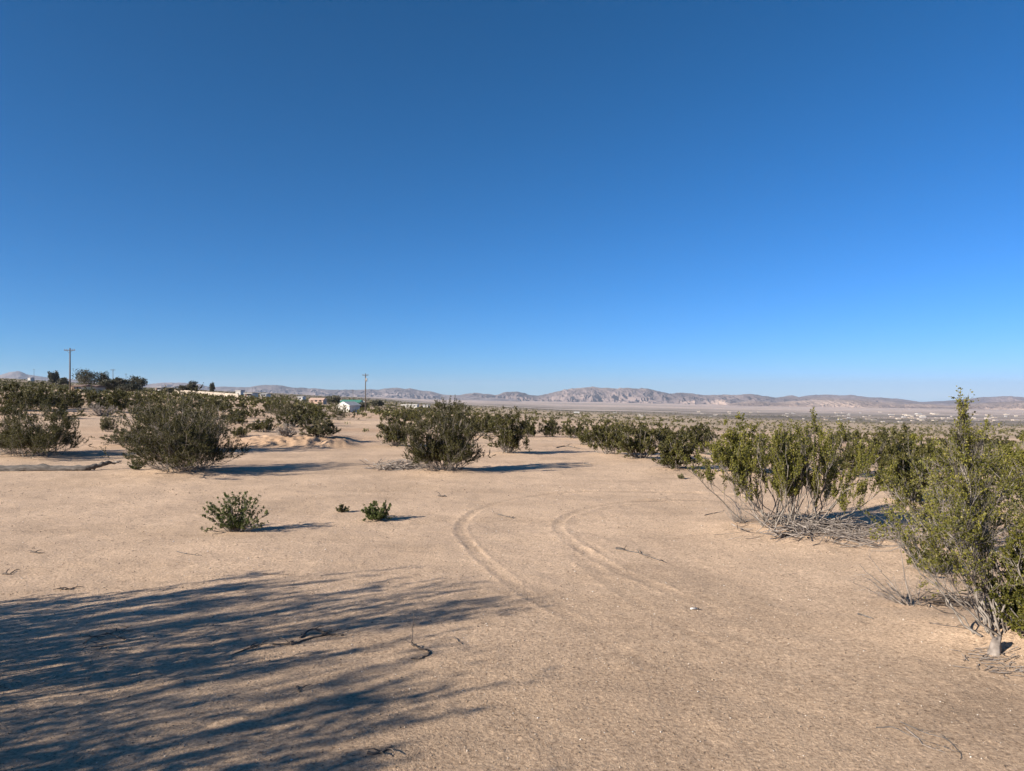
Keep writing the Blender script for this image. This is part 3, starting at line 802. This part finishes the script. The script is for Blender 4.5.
def carpet(name, lab, n, d0, d1, nl, size, hgt, wid, seed, mat='leaf', power=2.0, pmin=-60, pmax=1090, accept=None):
    rg = np.random.default_rng(seed)
    d = (rg.uniform(d0**power, d1**power, n))**(1/power)
    px = rg.uniform(pmin, pmax, n)
    x = (px-512)/F*d
    keep = fbm(x*0.012, d*0.012, 3, seed) > -0.25
    if accept is not None: keep &= accept(px, d)
    x, d = x[keep], d[keep]; n = len(x)
    z = ground_h(x, d)
    sz = rg.uniform(0.6, 1.3, n)
    i = np.repeat(np.arange(n), nl); m = len(i)
    th = rg.uniform(0, 6.283, m); rr = np.sqrt(rg.uniform(0, 1, m))*wid*sz[i]
    P = np.stack([x[i]+rr*np.cos(th), d[i]+rr*np.sin(th), z[i]+rg.uniform(0.0, 0.8, m)*hgt*sz[i]], 1)
    V, q = leaf_quads(rg, P, np.tile([0, 0, 1.0], (m, 1)), size, 0.7)
    tn = np.clip(rg.uniform(0, .6, n)[i]+rg.uniform(0, .35, m), 0, 1)
    o = link(name, mesh_from(name, V, q, M[mat], tone=tn))
    return tag(o, lab, 'scrub', kind='stuff')
carpet('desert_scrub', 'olive scrub dotting the falling plain beyond the countable bushes', 2300, 118, 560, 26, 0.42, 1.0, 0.8, 501, power=1.6)
carpet('desert_scrub', 'dense olive scrub on the slopes round the far houses at left', 1500, 110, 620, 24, 0.5, 1.05, 0.85, 504, power=1.5, pmax=470, accept=lambda px, d: ~((px > 325) & (px < 372) & (d < 215)))
carpet('desert_scrub', 'fine dark scrub speckling the far plain towards the valley', 6500, 520, 2600, 9, 1.2, 1.3, 1.5, 502, power=1.2)
carpet('desert_scrub', 'thin scrub of small dry bushes low on the sand between the larger ones', 500, 26, 130, 26, 0.10, 0.28, 0.28, 503, 'leaf_tan', accept=lambda px, d: ~((d < 36) & (px > 235) & (px < 720)) & ~((px > 370) & (px < 405) & (d < 90)) & ~((px > 500) & (px < 575) & (d < 45)) & ~((d < 34) & (px > 50) & (px < 240)))

# fine gravel and dry leaf litter close to the camera
rg = np.random.default_rng(600)
n = 16000
d = np.exp(rg.uniform(math.log(2.7), math.log(14), n)); x = (rg.uniform(-40, 1064, n)-512)/F*d
z = ground_h(x, d); r = rg.uniform(0.0015, 0.0042, n)*rg.choice([1, 1, 1, 1.7], n)*(0.6+d*0.11)
ico = np.array([[1,0,0],[-1,0,0],[0,1,0],[0,-1,0],[0,0,.7],[0,0,-.7]], float)
jit = rg.uniform(0.6, 1.3, (n, 6, 1))
V = (ico[None]*jit*r[:, None, None]+np.stack([x, d, z+r*0.25], 1)[:, None]).reshape(-1, 3)
tri = np.array([[0,2,4],[2,1,4],[1,3,4],[3,0,4],[2,0,5],[1,2,5],[3,1,5],[0,3,5]])
q = (tri[None]+6*np.arange(n)[:, None, None]).reshape(-1, 3)
M['pebble'] = leafmat('pebble', [(0, (0.12, 0.09, 0.07)), (0.4, (0.30, 0.22, 0.15)), (0.8, (0.48, 0.38, 0.28)), (1, (0.75, 0.70, 0.62))], 0.0, 0.9)
tag(link('gravel', mesh_from('gravel', V, q, M['pebble'], False, tone=np.repeat(rg.uniform(0, 1, n)**1.0, 8))), 'fine gravel strewn over the sand near the camera', 'gravel', kind='stuff')
n = 2600
d = np.exp(rg.uniform(math.log(2.8), math.log(17), n)); x = (rg.uniform(-40, 1064, n)-512)/F*d
hp = [(p[0], p[1], it[2]/2*p[1]/F) for it, p in PLACED if p[1] < 20]
k = rg.integers(len(hp), size=1100)
hp = np.array(hp)
x = np.concatenate([x, hp[k, 0]+rg.normal(size=1100)*hp[k, 2]*0.55]); d = np.concatenate([d, hp[k, 1]+rg.normal(size=1100)*hp[k, 2]*0.5-0.05])
n = len(x); a = rg.uniform(0, 6.283, n); ln = rg.uniform(0.008, 0.035, n)*(0.6+d*0.06)
z = ground_h(x, d)+0.004
A = np.stack([x, d, z], 1); D = np.stack([np.cos(a)*ln, np.sin(a)*ln, rg.uniform(0, .3, n)*ln], 1)
P = np.stack([A, A+D*.5+rg.normal(0, .12, (n, 3))*ln[:, None]*[1, 1, .2], A+D], 1)
V, q = tubes(P, (0.0012*(0.5+d*0.12))[:, None]*np.array([[1, .9, .6]]), 3)
tag(link('twig_litter', mesh_from('twig_litter', V, q, M['twig_dark'])), 'dark broken twigs and dry litter strewn on the sand', 'twig litter', kind='stuff')

# ------------------------------------------------------------------ ground sheet
az = np.concatenate([np.arange(-180, -52, 4.0), np.arange(-52, -38, 0.6), np.arange(-38, 38, 0.115), np.arange(38, 52, 0.6), np.arange(52, 180, 4.0)])
az = np.radians(az)
rr = [0.25, 0.8, 1.4, 1.9, 2.3, 2.6]
while rr[-1] < 16: rr.append(rr[-1]*1.0048)
while rr[-1] < 60: rr.append(rr[-1]*1.009)
while rr[-1] < 22000: rr.append(rr[-1]*1.022)
rr = np.array(rr)
A, Rr = np.meshgrid(az, rr)
X = Rr*np.sin(A); Y = Rr*np.cos(A)
Z = ground_h(X, Y)
na, nr = len(az), len(rr)
V = np.stack([X, Y, Z], -1).reshape(-1, 3)
V = np.concatenate([V, [[0, 0, gz(0, .01)]]])
idx = np.arange(na*nr).reshape(nr, na)
nx = np.roll(idx, -1, axis=1)
q = np.stack([idx[:-1], idx[1:], nx[1:], nx[:-1]], -1).reshape(-1, 4)
tri = np.stack([np.full(na, na*nr), idx[0], nx[0]], -1)
# colour of the soil and of what covers it, with grain shade mixed in near the camera
x, y = V[:, 0], V[:, 1]; r = np.hypot(x, y)
pxv = 512+F*np.tan(np.clip(np.arctan2(x, y), -1.0, 1.0))
def lerp(a, b_, t): return a*(1-t[:, None])+np.array(b_)*t[:, None]
col = lerp(np.tile([0.455, 0.335, 0.230], (len(V), 1)), [0.625, 0.467, 0.332], sstep(3.4, 8.5, r+1.2*fbm(x*.8, y*.8, 3, 70)))  # near sand darker: shadowing among coarse grains put into the colour
col = lerp(col, [0.43, 0.315, 0.215], 0.35*np.clip(fbm(x*0.9, y*1.4, 4, 69)*2, 0, 1))
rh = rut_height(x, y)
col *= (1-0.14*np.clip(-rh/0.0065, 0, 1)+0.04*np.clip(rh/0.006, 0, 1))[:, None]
col = lerp(col, [0.53, 0.34, 0.21], 0.55*np.clip(fbm(x*0.12, y*0.12, 4, 71)*1.6+0.2, 0, 1)*sstep(15, 30, r))
bankm = sstep(225, 268, pxv)*(1-sstep(340, 365, pxv))*sstep(22.9, 23.6, y)*(1-sstep(24.6, 28, y))
col = lerp(col, [0.52, 0.35, 0.22], 0.5*bankm)
col = lerp(col, [0.46, 0.36, 0.25], sstep(150, 500, r))
left = 1-sstep(330, 480, pxv)
col = lerp(col, [0.20, 0.165, 0.115], 0.75*left*sstep(150, 500, r)*np.clip(0.65+fbm(x*.01, y*.01, 4, 72), 0, 1))
v1 = sstep(1100, 1600, r)*np.clip(0.70+0.9*fbm(x*.0016, y*.003, 5, 73), 0, 1)
col = lerp(col, [0.15, 0.135, 0.11], v1)
v2 = sstep(1900, 2800, r)*np.clip(0.72+1.3*fbm(x*.0009, y*.0026, 5, 74), 0, 1)
col = lerp(col, [0.43, 0.35, 0.295], v2)
bd = sstep(1500, 2600, r)*sstep(-0.08, 0.22, fbm(x*.00035+3, y*.0042, 4, 76))
col = lerp(col, [0.15, 0.13, 0.105], 0.85*bd)
bd = sstep(1800, 3000, r)*sstep(0.0, 0.28, fbm(x*.0006+9, y*.005, 4, 77))
col = lerp(col, [0.58, 0.49, 0.41], 0.8*bd)
v3 = sstep(5000, 7500, r)
col = lerp(col, [0.60, 0.47, 0.385], 0.85*v3*np.clip(0.75+0.8*fbm(x*.0007, y*.0016, 4, 75), 0, 1))
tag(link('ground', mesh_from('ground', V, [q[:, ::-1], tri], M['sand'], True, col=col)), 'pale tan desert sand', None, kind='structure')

# ------------------------------------------------------------------ mountains and hills
def rng(name, lab, sil, Dc, D0, D1, base_y, seed, lo, hi, tan_col=None, rough=1.0, ncol=2, nrow=120, xs=None, ridge_sc=1.0):
    """a range whose crest stands at depth Dc with the given sky line, falling to D0 in front and D1 behind"""
    sx = np.array([s[0] for s in sil], float); sy = np.array([s[1] for s in sil], float)
    px = np.arange(sx[0], sx[-1]+.1, 1.0/ncol)
    cy = np.interp(px, sx, sy)
    cy = np.convolve(np.pad(cy, 3, mode='edge'), np.ones(7)/7, mode='valid')
    t = np.concatenate([np.linspace(0, 1, nrow), np.linspace(1, 0, 14)[1:]])
    dep = np.concatenate([np.linspace(D0, Dc, nrow), np.linspace(Dc, D1, 14)[1:]])
    PXm, Tm = np.meshgrid(px, t); _, Dm = np.meshgrid(px, dep)
    X = (PXm-512)/F*Dm
    zc = EYE+(HY-cy)*Dc/F
    by = np.interp(px, *base_y) if isinstance(base_y, tuple) else base_y+0*px
    zb = EYE+(HY-by)*D0/F-12
    k = ridge_sc
    rn = 0.45*ridged(X*0.00095*k+fbm(X*.0006*k, Dm*.0006*k, 3, seed+3)*0.8, Dm*0.00042*k, 4, seed+5)+0.55*ridged(X*0.0034*k+fbm(X*.002*k, Dm*.002*k, 3, seed+4)*1.1, Dm*0.0011*k, 5, seed+6)
    fine = ridged(X*0.0075*k+fbm(X*.004*k, Dm*.004*k, 3, seed+8), Dm*0.0028*k, 4, seed+7)
    env = 0.75*Tm**1.5+0.25*sstep(0.3, 1, Tm)
    mid = 4*Tm*(1-Tm)
    H = zb[None]+(zc-zb)[None]*np.clip(env+rough*0.72*mid*(1-Tm)**0.6*sstep(0.10, 0.45, Tm)*(rn-0.30), -0.05, None)
    cap = EYE+(HY-cy)[None]*Dm/F+5          # nothing in front may rise much past the sky line
    sf = 14.0
    H = cap-sf*np.logaddexp(0, (cap-H)/sf)
    amp = np.clip((zc-zb)*0.17, 8, 34)[None]*rough*sstep(0.15, 0.5, Tm+0.25*rn)*(1-0.62*sstep(0.6, 1.0, Tm))
    H = H+amp*(fine-0.42)
    V = np.stack([X, Dm, H], -1).reshape(-1, 3)
    nr_, nc_ = X.shape
    idx = np.arange(nr_*nc_).reshape(nr_, nc_)
    q = np.stack([idx[:-1, :-1], idx[:-1, 1:], idx[1:, 1:], idx[1:, :-1]], -1).reshape(-1, 4)
    tn = np.clip(0.5+1.1*fbm(X*0.0011, Dm*0.0011, 5, seed+9)+0.35*(rn-0.3), 0, 1).ravel()
    col = lerp(np.tile(lo, (len(V), 1)).astype(float), hi, tn)
    if tan_col is not None:
        w_ = (1-sstep(0.16, 0.52, Tm+0.35*fbm(X*.0012, Dm*.0012, 4, seed+11))).ravel()
        col = lerp(col, tan_col, w_)
    return tag(link(name, mesh_from(name, V, q, M['rock'], False, col=col)), lab, None, kind='structure')

SKY_ALL = [(-330, 379), (-120, 377), (-40, 376), (0, 374.5), (7, 372.7), (12, 370.9), (20, 370.9), (27, 374), (36, 375.4), (45, 376.8), (58, 377.7), (90, 380.5), (120, 382.5), (148, 383.7), (163, 382.2), (183, 382.3), (199, 383.3), (208, 385.9), (226, 386.5), (246, 386.9), (259, 385), (271.5, 384.2), (282, 385.2), (292, 386.9), (311, 387.7), (333, 389.3), (354, 389.3), (368, 388.8), (379, 389.3), (387, 388), (400, 387.4)]
FAR = SKY_ALL+[(410, 388), (421, 390.3), (431, 390.8), (443, 394.2), (459, 395), (480, 396.5), (520, 398)]
rng('mountains', 'far blue grey mountains on the left', FAR, 12300, 10200, 15000, 400, 101, (0.115, 0.105, 0.115), (0.25, 0.21, 0.20), rough=1.2, nrow=90)
MID = [(380, 395), (400, 391), (415, 392), (430, 393), (445, 394.6), (459, 395), (466, 393.5), (474, 392.3), (496, 394.2), (507, 391.4), (518, 391), (527.5, 393.7), (537, 395.3), (546, 393.7), (555, 391.4), (566, 388.5), (578, 387.4), (589, 386.2), (605, 387), (615.6, 388), (624, 387), (635, 388), (645.5, 387.4), (659.5, 391), (670, 393.4), (680.6, 392.3), (691, 393), (709, 395), (720, 394), (735, 394.4), (750, 393.3), (762, 395.3), (776, 397.2), (792, 396), (830, 397), (880, 399), (930, 403)]
rng('mountains', 'brown mauve mountains rising behind the middle of the valley', MID, 13000, 9800, 15500, ([380, 560, 700, 930], [403, 406.5, 407, 409]), 111, (0.105, 0.088, 0.092), (0.27, 0.21, 0.185), tan_col=(0.37, 0.285, 0.235), rough=1.5)
RGT = [(700, 396.5), (716, 395.5), (735, 395), (750, 394.8), (765, 396.5), (776.5, 397.4), (792, 394.8), (800, 396.7), (812, 394.5), (828, 394), (840, 395.3), (850, 394.4), (862, 396), (868, 397), (881, 396.7), (890, 398), (898, 398.4), (910, 400), (921, 401.6), (940, 400.7), (952, 400), (975, 397.5), (986, 396.5), (1007, 395.5), (1024, 397), (1100, 399), (1250, 396), (1420, 400)]
rng('mountains', 'mauve mountains closing the valley on the right', RGT, 15500, 12800, 18500, 405, 121, (0.11, 0.09, 0.098), (0.24, 0.185, 0.175), rough=1.3)
HIL = [(640, 408.5), (670, 406.5), (700, 404), (720, 404.5), (738, 402), (755, 400.5), (775, 402), (800, 400.3), (822, 399.5), (850, 399), (868, 401), (900, 403), (930, 403.5), (950, 405), (975, 403), (1000, 401.5), (1024, 400.5), (1080, 400), (1200, 402), (1400, 405)]
rng('hills', 'sunlit tan foothills in front of the right mountains', HIL, 10800, 8600, 12400, ([640, 800, 1024, 1400], [409.5, 411, 412.5, 414]), 131, (0.17, 0.125, 0.105), (0.38, 0.29, 0.23), tan_col=(0.40, 0.31, 0.245), rough=1.3, ridge_sc=1.7)
DK = [(820, 416), (835, 413.5), (850, 410.5), (858, 409.6), (870, 411), (882, 413), (895, 416)]
rng('hills', 'small dark brown dissected hill at the foot of the tan foothills', DK, 7800, 7300, 8300, 416, 141, (0.19, 0.13, 0.11), (0.30, 0.21, 0.17), rough=1.2, ridge_sc=4, nrow=60, ncol=3)

# ------------------------------------------------------------------ utility poles
def pole(lab, px, d, ytop, arm=True, rz=0.0, wide=2.6):
    x = (px-512)/F*d; z = gz(x, d); H = EYE+(HY-ytop)*d/F-z
    t = thing('utility_pole', lab, 'utility pole', (x, d, z), rz, 'utility poles')
    MB().tube([(0, 0, -.3), (0, 0, H*.5), (0, 0, H)], [.19, .165, .13], 10).build('post', M['pole'], t, None, True)
    if arm:
        MB().box((0, -.17, H-.55), (wide, .13, .16)).build('crossarm', M['pole'], t)
        for s in (-.46, -.25, .25, .46):
            MB().tube([(s*wide, -.17, H-.46), (s*wide, -.17, H-.36), (s*wide, -.17, H-.24)], [.05, .075, .05], 8).build('insulator', M['ceramic'], t, None, True)
        mb = MB()
        for s in (-1, 1): mb.tube([(s*wide*.28, -.17, H-.6), (0, -.15, H-1.3)], [.03, .03], 5)
        mb.build('brace', M['wire'], t)
    return t
pole('tall wooden utility pole with a wide crossarm beside the cream house', 70, 172, 348)
t = pole('wooden utility pole with a transformer standing behind the white gabled shed', 365.5, 235, 373.5, wide=2.0)
H = EYE+(HY-373.5)*235/F-t.location.z
MB().tube([(.35, -.1, H-2.6), (.35, -.1, H-1.5)], [.24, .24], 10).build('transformer', M['roof_grey'], t, None, True)
pole('small distant utility pole between the two clumps of dark trees', 113, 420, 369, wide=3.0)
pole('thin distant pole seen over the right clump of dark trees', 126, 700, 373.5, wide=2.4)
pole('faint distant pole left of the pair of dark round trees', 34, 900, 369, wide=2.0)
pole('thin far pole just left of the pole with the transformer', 353, 700, 390, wide=2.0)

# ------------------------------------------------------------------ trees
def tree(name, lab, px, d, ytop, wpx, seed, group='dark trees round the far houses', th=0.3, nleaf=16, leaf=0.42, ybase=None, shape=0.55):
    x = (px-512)/F*d; z = gz(x, d)
    if ybase: z = min(z, EYE-(ybase-HY)*d/F) if False else z
    H = EYE+(HY-ytop)*d/F-z
    rx = wpx/2*d/F
    t = thing(name, lab, 'tree', (x, d, z), 0, group)
    rg = np.random.default_rng(seed)
    mb = MB()
    mb.tube([(0, 0, -.2), (.1, .05, H*.2), (-.1, 0, H*.5), (.05, 0, H*.85)], [th, th*.8, th*.5, th*.12], 8)
    nb = 14; tips = []
    for i in range(nb):
        a = rg.uniform(0, 6.283); z0 = rg.uniform(.2, .6)*H
        e = np.array([math.cos(a)*rx*rg.uniform(.4, .95), math.sin(a)*rx*rg.uniform(.4, .95), 0]); e[2] = min(H*.95, z0+rg.uniform(.1, .45)*H)
        mb.tube([(0, 0, z0), e*[.5, .5, 0]+np.array([0, 0, z0+(e[2]-z0)*.65]), e], [th*.35, th*.2, th*.05], 5)
        tips.append(e)
    mb.build('trunk', M['bark'], t, None, True)
    nc = 60
    ph = rg.uniform(0, 6.283, nc); ct = rg.uniform(-.75, 1, nc); st = np.sqrt(1-ct**2); rad = rg.uniform(.5, 1, nc)
    cen = np.stack([rx*.88*rad*st*np.cos(ph), rx*.88*rad*st*np.sin(ph), H*shape+H*(1-shape)*.92*rad*ct], 1)
    cen[:nb] = np.array(tips)
    i = np.repeat(np.arange(nc), nleaf*3); m_ = len(i)
    P = cen[i]+rg.normal(0, 1, (m_, 3))*np.array([rx*.14, rx*.14, H*.055])
    V, q = leaf_quads(rg, P, rg.normal(size=(m_, 3))+[0, 0, .4], leaf)
    link('crown', mesh_from('crown', V, q, M['leaf_tree'], tone=np.clip(rg.uniform(0, .8, nc)[i]+rg.uniform(0, .25, m_), 0, 1)), t)
    return t
tree('tree', 'large dark rounded tree just right of the tall utility pole', 88, 260, 369.5, 27, 1)
tree('tree', 'open crowned small tree with sky showing through beside the largest tree', 103, 262, 372, 13, 2, nleaf=8)
tree('tree', 'low dark tree below the small distant pole', 106, 255, 380, 16, 3)
tree('tree', 'dark rounded tree at the left of the right clump', 120, 258, 377.5, 15, 4)
tree('tree', 'broad brown green tree at the right end of the right clump', 137, 262, 375.5, 19, 5)
tree('tree', 'low dark tree filling the gap in the right clump', 128, 248, 384, 20, 6)
tree('tree', 'left one of the pair of small dark round trees on the rise', 51.5, 520, 372, 5.5, 7, leaf=.7)
tree('tree', 'right one of the pair of small dark round trees on the rise', 56, 522, 372, 5, 8, leaf=.7)
tree('tree', 'low dark tree along the skyline right of the pair of round trees', 63, 480, 378, 10, 9, leaf=.7)
tree('tree', 'spiky small tree poking above the long pale wall', 192, 330, 381.5, 11, 10)
tree('tree', 'low ragged tree left of the spiky one above the long pale wall', 183, 330, 385, 12, 11)
tree('tree', 'thin small tree standing behind the long pale wall', 212, 480, 382.5, 5, 12, leaf=.6, nleaf=7)
tree('tree', 'low dark tree behind the small white house on the skyline', 169, 300, 388, 14, 13)
tree('tree', 'dark tree to the right of the terracotta house', 333, 420, 396, 14, 14, leaf=.7)
tree('tree', 'low dark tree right of the pole with the transformer', 378, 420, 401, 12, 15, leaf=.7)
tree('tree', 'dark tree behind the white gabled shed', 361, 300, 403, 12, 16)

# ------------------------------------------------------------------ buildings
def house(name, lab, px, d, wpx, ywall, yroof, wallm, roofm, gable=True, depth=7, rz=0.0, zb=None, doors=1, wins=2, ybase=None, cat='house', group=None, ridge_side=False):
    """ywall: picture row of the eaves, yroof: of the ridge"""
    x = (px-512)/F*d; z = gz(x, d)
    if ybase is not None:
        z = max(z, EYE-(ybase-HY)*d/F)
    ez = EYE+(HY-ywall)*d/F; rz_ = EYE+(HY-yroof)*d/F
    W_ = wpx*d/F; hw = max(ez-z, 1.8); hr = max(rz_-ez, 0.15)
    t = thing(name, lab, cat, (x, d+depth/2, z), rz, group)
    D_ = depth
    MB().box((0, 0, hw/2-.4), (W_, D_, hw+.8)).build('wall', M[wallm], t)
    mb = MB()
    if not gable:
        mb.box((0, 0, hw+hr/2+.003), (W_+.5, D_+.5, hr))
    else:
        ov = .3
        if ridge_side:   # gable end faces the camera
            prof = [(-W_/2-ov, hw+.003), (W_/2+ov, hw+.003), (W_/2+ov, hw+.12), (0, hw+hr), (-W_/2-ov, hw+.12)]
            V = [(a, -D_/2-ov, b_) for a, b_ in prof]+[(a, D_/2+ov, b_) for a, b_ in prof]
        else:
            prof = [(-D_/2-ov, hw+.003), (D_/2+ov, hw+.003), (D_/2+ov, hw+.12), (0, hw+hr), (-D_/2-ov, hw+.12)]
            V = [(-W_/2-ov, a, b_) for a, b_ in prof]+[(W_/2+ov, a, b_) for a, b_ in prof]
        mb.add(V, [[0, 1, 6, 5], [1, 2, 7, 6], [2, 3, 8, 7], [3, 4, 9, 8], [4, 0, 5, 9]])
        mb.F.setdefault(5, []).append(np.array([[4, 3, 2, 1, 0], [5, 6, 7, 8, 9]]))
    mb.build('roof', M[roofm], t)
    slots = doors+wins
    for i in range(slots):
        cx = (-.5+(i+.5)/slots)*W_*.9
        if i < doors:
            MB().box((cx, -D_/2-.02, 1.0), (.95, .06, 2.0)).build('door', M['roof_brown'], t)
        else:
            MB().box((cx, -D_/2-.02, 1.45), (1.2, .06, 1.0)).build('window', M['dark_open'], t)
    return t
t = house('shed', 'white gabled shed behind the long low dark bush', 347, 205, 14, 407.2, 403, 'paint_white', 'paint_white', depth=5, rz=RAD(-24), doors=0, wins=0, ridge_side=True, cat='shed')
house('house', 'cream house at the foot of the tall utility pole', 76, 215, 10, 386.5, 384.5, 'paint_cream', 'roof_brown', depth=7)
house('house', 'tiny white house high on the far left skyline', 29, 900, 2.6, 377.8, 377.2, 'paint_white', 'roof_grey', depth=8, doors=0, wins=1)
house('house', 'pale house half hidden by the large dark rounded tree', 90, 240, 7, 390, 388, 'wood_wall', 'roof_brown', depth=7)
house('house', 'small white house on the skyline right of the tree clump', 158, 420, 6, 387.6, 386.6, 'paint_white', 'roof_grey', depth=7)
house('house', 'white house at the right end of the long pale wall', 248, 330, 8, 394, 393, 'paint_white', 'roof_grey', False, depth=8)
house('house', 'small white house next right of the one ending the long wall', 263, 420, 6, 394.5, 393.4, 'paint_white', 'roof_grey', depth=8, doors=0)
house('house', 'small pale house above the end of the long wall', 238, 520, 5, 391, 390, 'paint_white', 'roof_grey', False, depth=8, doors=0, wins=1)
house('house', 'terracotta coloured house left of the green roofed building', 316, 400, 14, 400, 397.8, 'paint_pink', 'paint_pink', depth=8)
house('barn', 'green roofed building behind the white gabled shed', 350, 360, 19, 402.4, 399.8, 'roof_green', 'roof_green', depth=9, doors=1, wins=0, cat='barn')
house('house', 'white house just left of the pole with the transformer', 360, 420, 6, 403.5, 401.5, 'paint_white', 'paint_white', depth=8, wins=1)
house('house', 'small white house at the left end of the green roofed building', 341, 520, 7, 401.2, 400.4, 'paint_white', 'roof_grey', depth=8, wins=1, doors=0)
house('long_building', 'long low white flat roofed building left of the dense middle bush top', 409, 520, 16, 406, 405, 'paint_white', 'paint_white', False, depth=10, wins=3, cat='building')
house('house', 'small pale house right of the long low white building', 426, 700, 6, 407, 406, 'paint_white', 'roof_grey', depth=9, doors=0, wins=1)
house('house', 'tiny white house on the left slope among the bushes, above the sand bank', 300, 500, 5, 396.8, 396, 'paint_white', 'roof_grey', depth=8, doors=0, wins=1)
house('house', 'small white house alone on the edge of the plain past the right hand row', 577, 1100, 5, 413.6, 412.6, 'paint_white', 'paint_white', depth=12, doors=0, wins=1)
# long pale wall
t = thing('long_wall', 'long pale block wall running along the far rise', 'wall')
mb = MB()
ps = []
for i in range(25):
    px = 172+(238-172)*i/24; d = 330-10*i/24
    x = (px-512)/F*d; yb = 389.3+(393.8-389.3)*i/24
    zt = EYE+(HY-yb)*d/F
    ps.append((x, d, zt))
for a, b_ in zip(ps[:-1], ps[1:]):
    cx, cy, zt = [(u+v)/2 for u, v in zip(a, b_)]
    mb.box((cx, cy, zt-.95), (math.hypot(b_[0]-a[0], b_[1]-a[1]), .2, 1.9), math.atan2(b_[1]-a[1], b_[0]-a[0]))
mb.build('wall_panels', M['wood_wall'], t)
mb = MB()
for a in ps[::3]: mb.box((a[0], a[1]-.02, a[2]-.9), (.4, .4, 2.0))
mb.build('pilasters', M['wood_wall'], t)

# valley town: one low building each
rg = np.random.default_rng(900)
def town(n, pr, yr, wr, lab, grp, mats=('roof_grey', 'wood_wall', 'wood_wall'), seed=0, hpx=(0.6, 1.3), cat='building'):
    rg = np.random.default_rng(seed)
    made = []
    for i in range(n):
        px, py = rg.uniform(*pr), rg.uniform(*yr)
        p = gp(px, py); d = p[1]
        if d < 500: continue
        W_ = rg.uniform(*wr)*d/F; H_ = rg.uniform(*hpx)*d/F; D_ = min(W_, 26)
        t = thing('valley_building', lab, cat, (p[0], d, gz(p[0], d)), rg.uniform(-.15, .15), grp)
        MB().box((0, 0, H_/2-1.5), (W_, D_, H_+3)).build('wall', M[mats[rg.integers(len(mats))]], t)
        o = .4
        prof = [(-D_/2-o, H_+.01), (D_/2+o, H_+.01), (D_/2+o, H_+.3), (0, H_+.3+H_*.18), (-D_/2-o, H_+.3)]
        V = [(-W_/2-o, a, b_) for a, b_ in prof]+[(W_/2+o, a, b_) for a, b_ in prof]
        mb = MB(); mb.add(V, [[0, 1, 6, 5], [1, 2, 7, 6], [2, 3, 8, 7], [3, 4, 9, 8], [4, 0, 5, 9]])
        mb.F.setdefault(5, []).append(np.array([[4, 3, 2, 1, 0], [5, 6, 7, 8, 9]]))
        mb.build('roof', M[['paint_white', 'roof_grey', 'wood_wall', 'roof_brown'][rg.integers(4)]], t)
        made.append((px, t))
    made.sort(key=lambda e: e[0])
    for k, (_, t) in enumerate(made):
        t['label'] = ('leftmost' if k == 0 else '%d%s from the left' % (k+1, {1: 'st', 2: 'nd', 3: 'rd'}.get((k+1) % 10 if k+1 not in (11, 12, 13) else 0, 'th')))+' of '+lab
town(46, (885, 1060), (414, 419.5), (1.5, 5.5), 'the large pale sheds crowding the valley town', 'large pale sheds of the valley town', seed=1, hpx=(.6, 1.1))
town(34, (800, 1060), (418, 422.5), (1.5, 4.5), 'the small pale houses before the valley town', 'small houses before the valley town', seed=2, hpx=(.4, .8), cat='house')
town(40, (590, 880), (411.5, 418), (1.2, 3.6), 'the tiny pale houses strewn along the valley floor', 'tiny houses along the valley floor', seed=3, hpx=(.3, .6), cat='house')
tree('tree', 'dark round tree on the near side of the valley town, left of the spire', 908, 2300, 421, 7, 31, 'far trees before the valley town', th=2, leaf=4, nleaf=10)
tree('tree', 'dark low trees clump left of the round one before the valley town', 884, 2400, 421.5, 6, 32, 'far trees before the valley town', th=2, leaf=4, nleaf=10)

# ------------------------------------------------------------------ haze
HZ = True
if HZ:
    mb = MB()
    zlo, zhi = -260.0, 442.0
    mb.box((0, 0, (zlo+zhi)/2), (46000, 46000, zhi-zlo))
    m = bpy.data.materials.new('air_haze'); m.use_nodes = True
    N = m.node_tree.nodes; N.remove(N['Principled BSDF'])
    pv = N.new('ShaderNodeVolumePrincipled')
    pv.inputs['Color'].default_value = (0.70, 0.80, 0.95, 1)
    pv.inputs['Density'].default_value = 3.4e-5
    pv.inputs['Anisotropy'].default_value = 0.1
    m.node_tree.links.new(pv.outputs[0], N['Material Output'].inputs['Volume'])
    tag(mb.build('haze', m), 'thin blue air over the valley', None, kind='stuff')
zs = [min((o.matrix_world @ v.co).z for v in list(o.data.vertices)[::50]) for o in COL.objects if o.type == 'MESH' and o.name in ('ground',)]
print('ground z', zs, 'top', max(v.co.z for o in COL.objects if o.type == 'MESH' and o.name.startswith('mountains') for v in o.data.vertices))
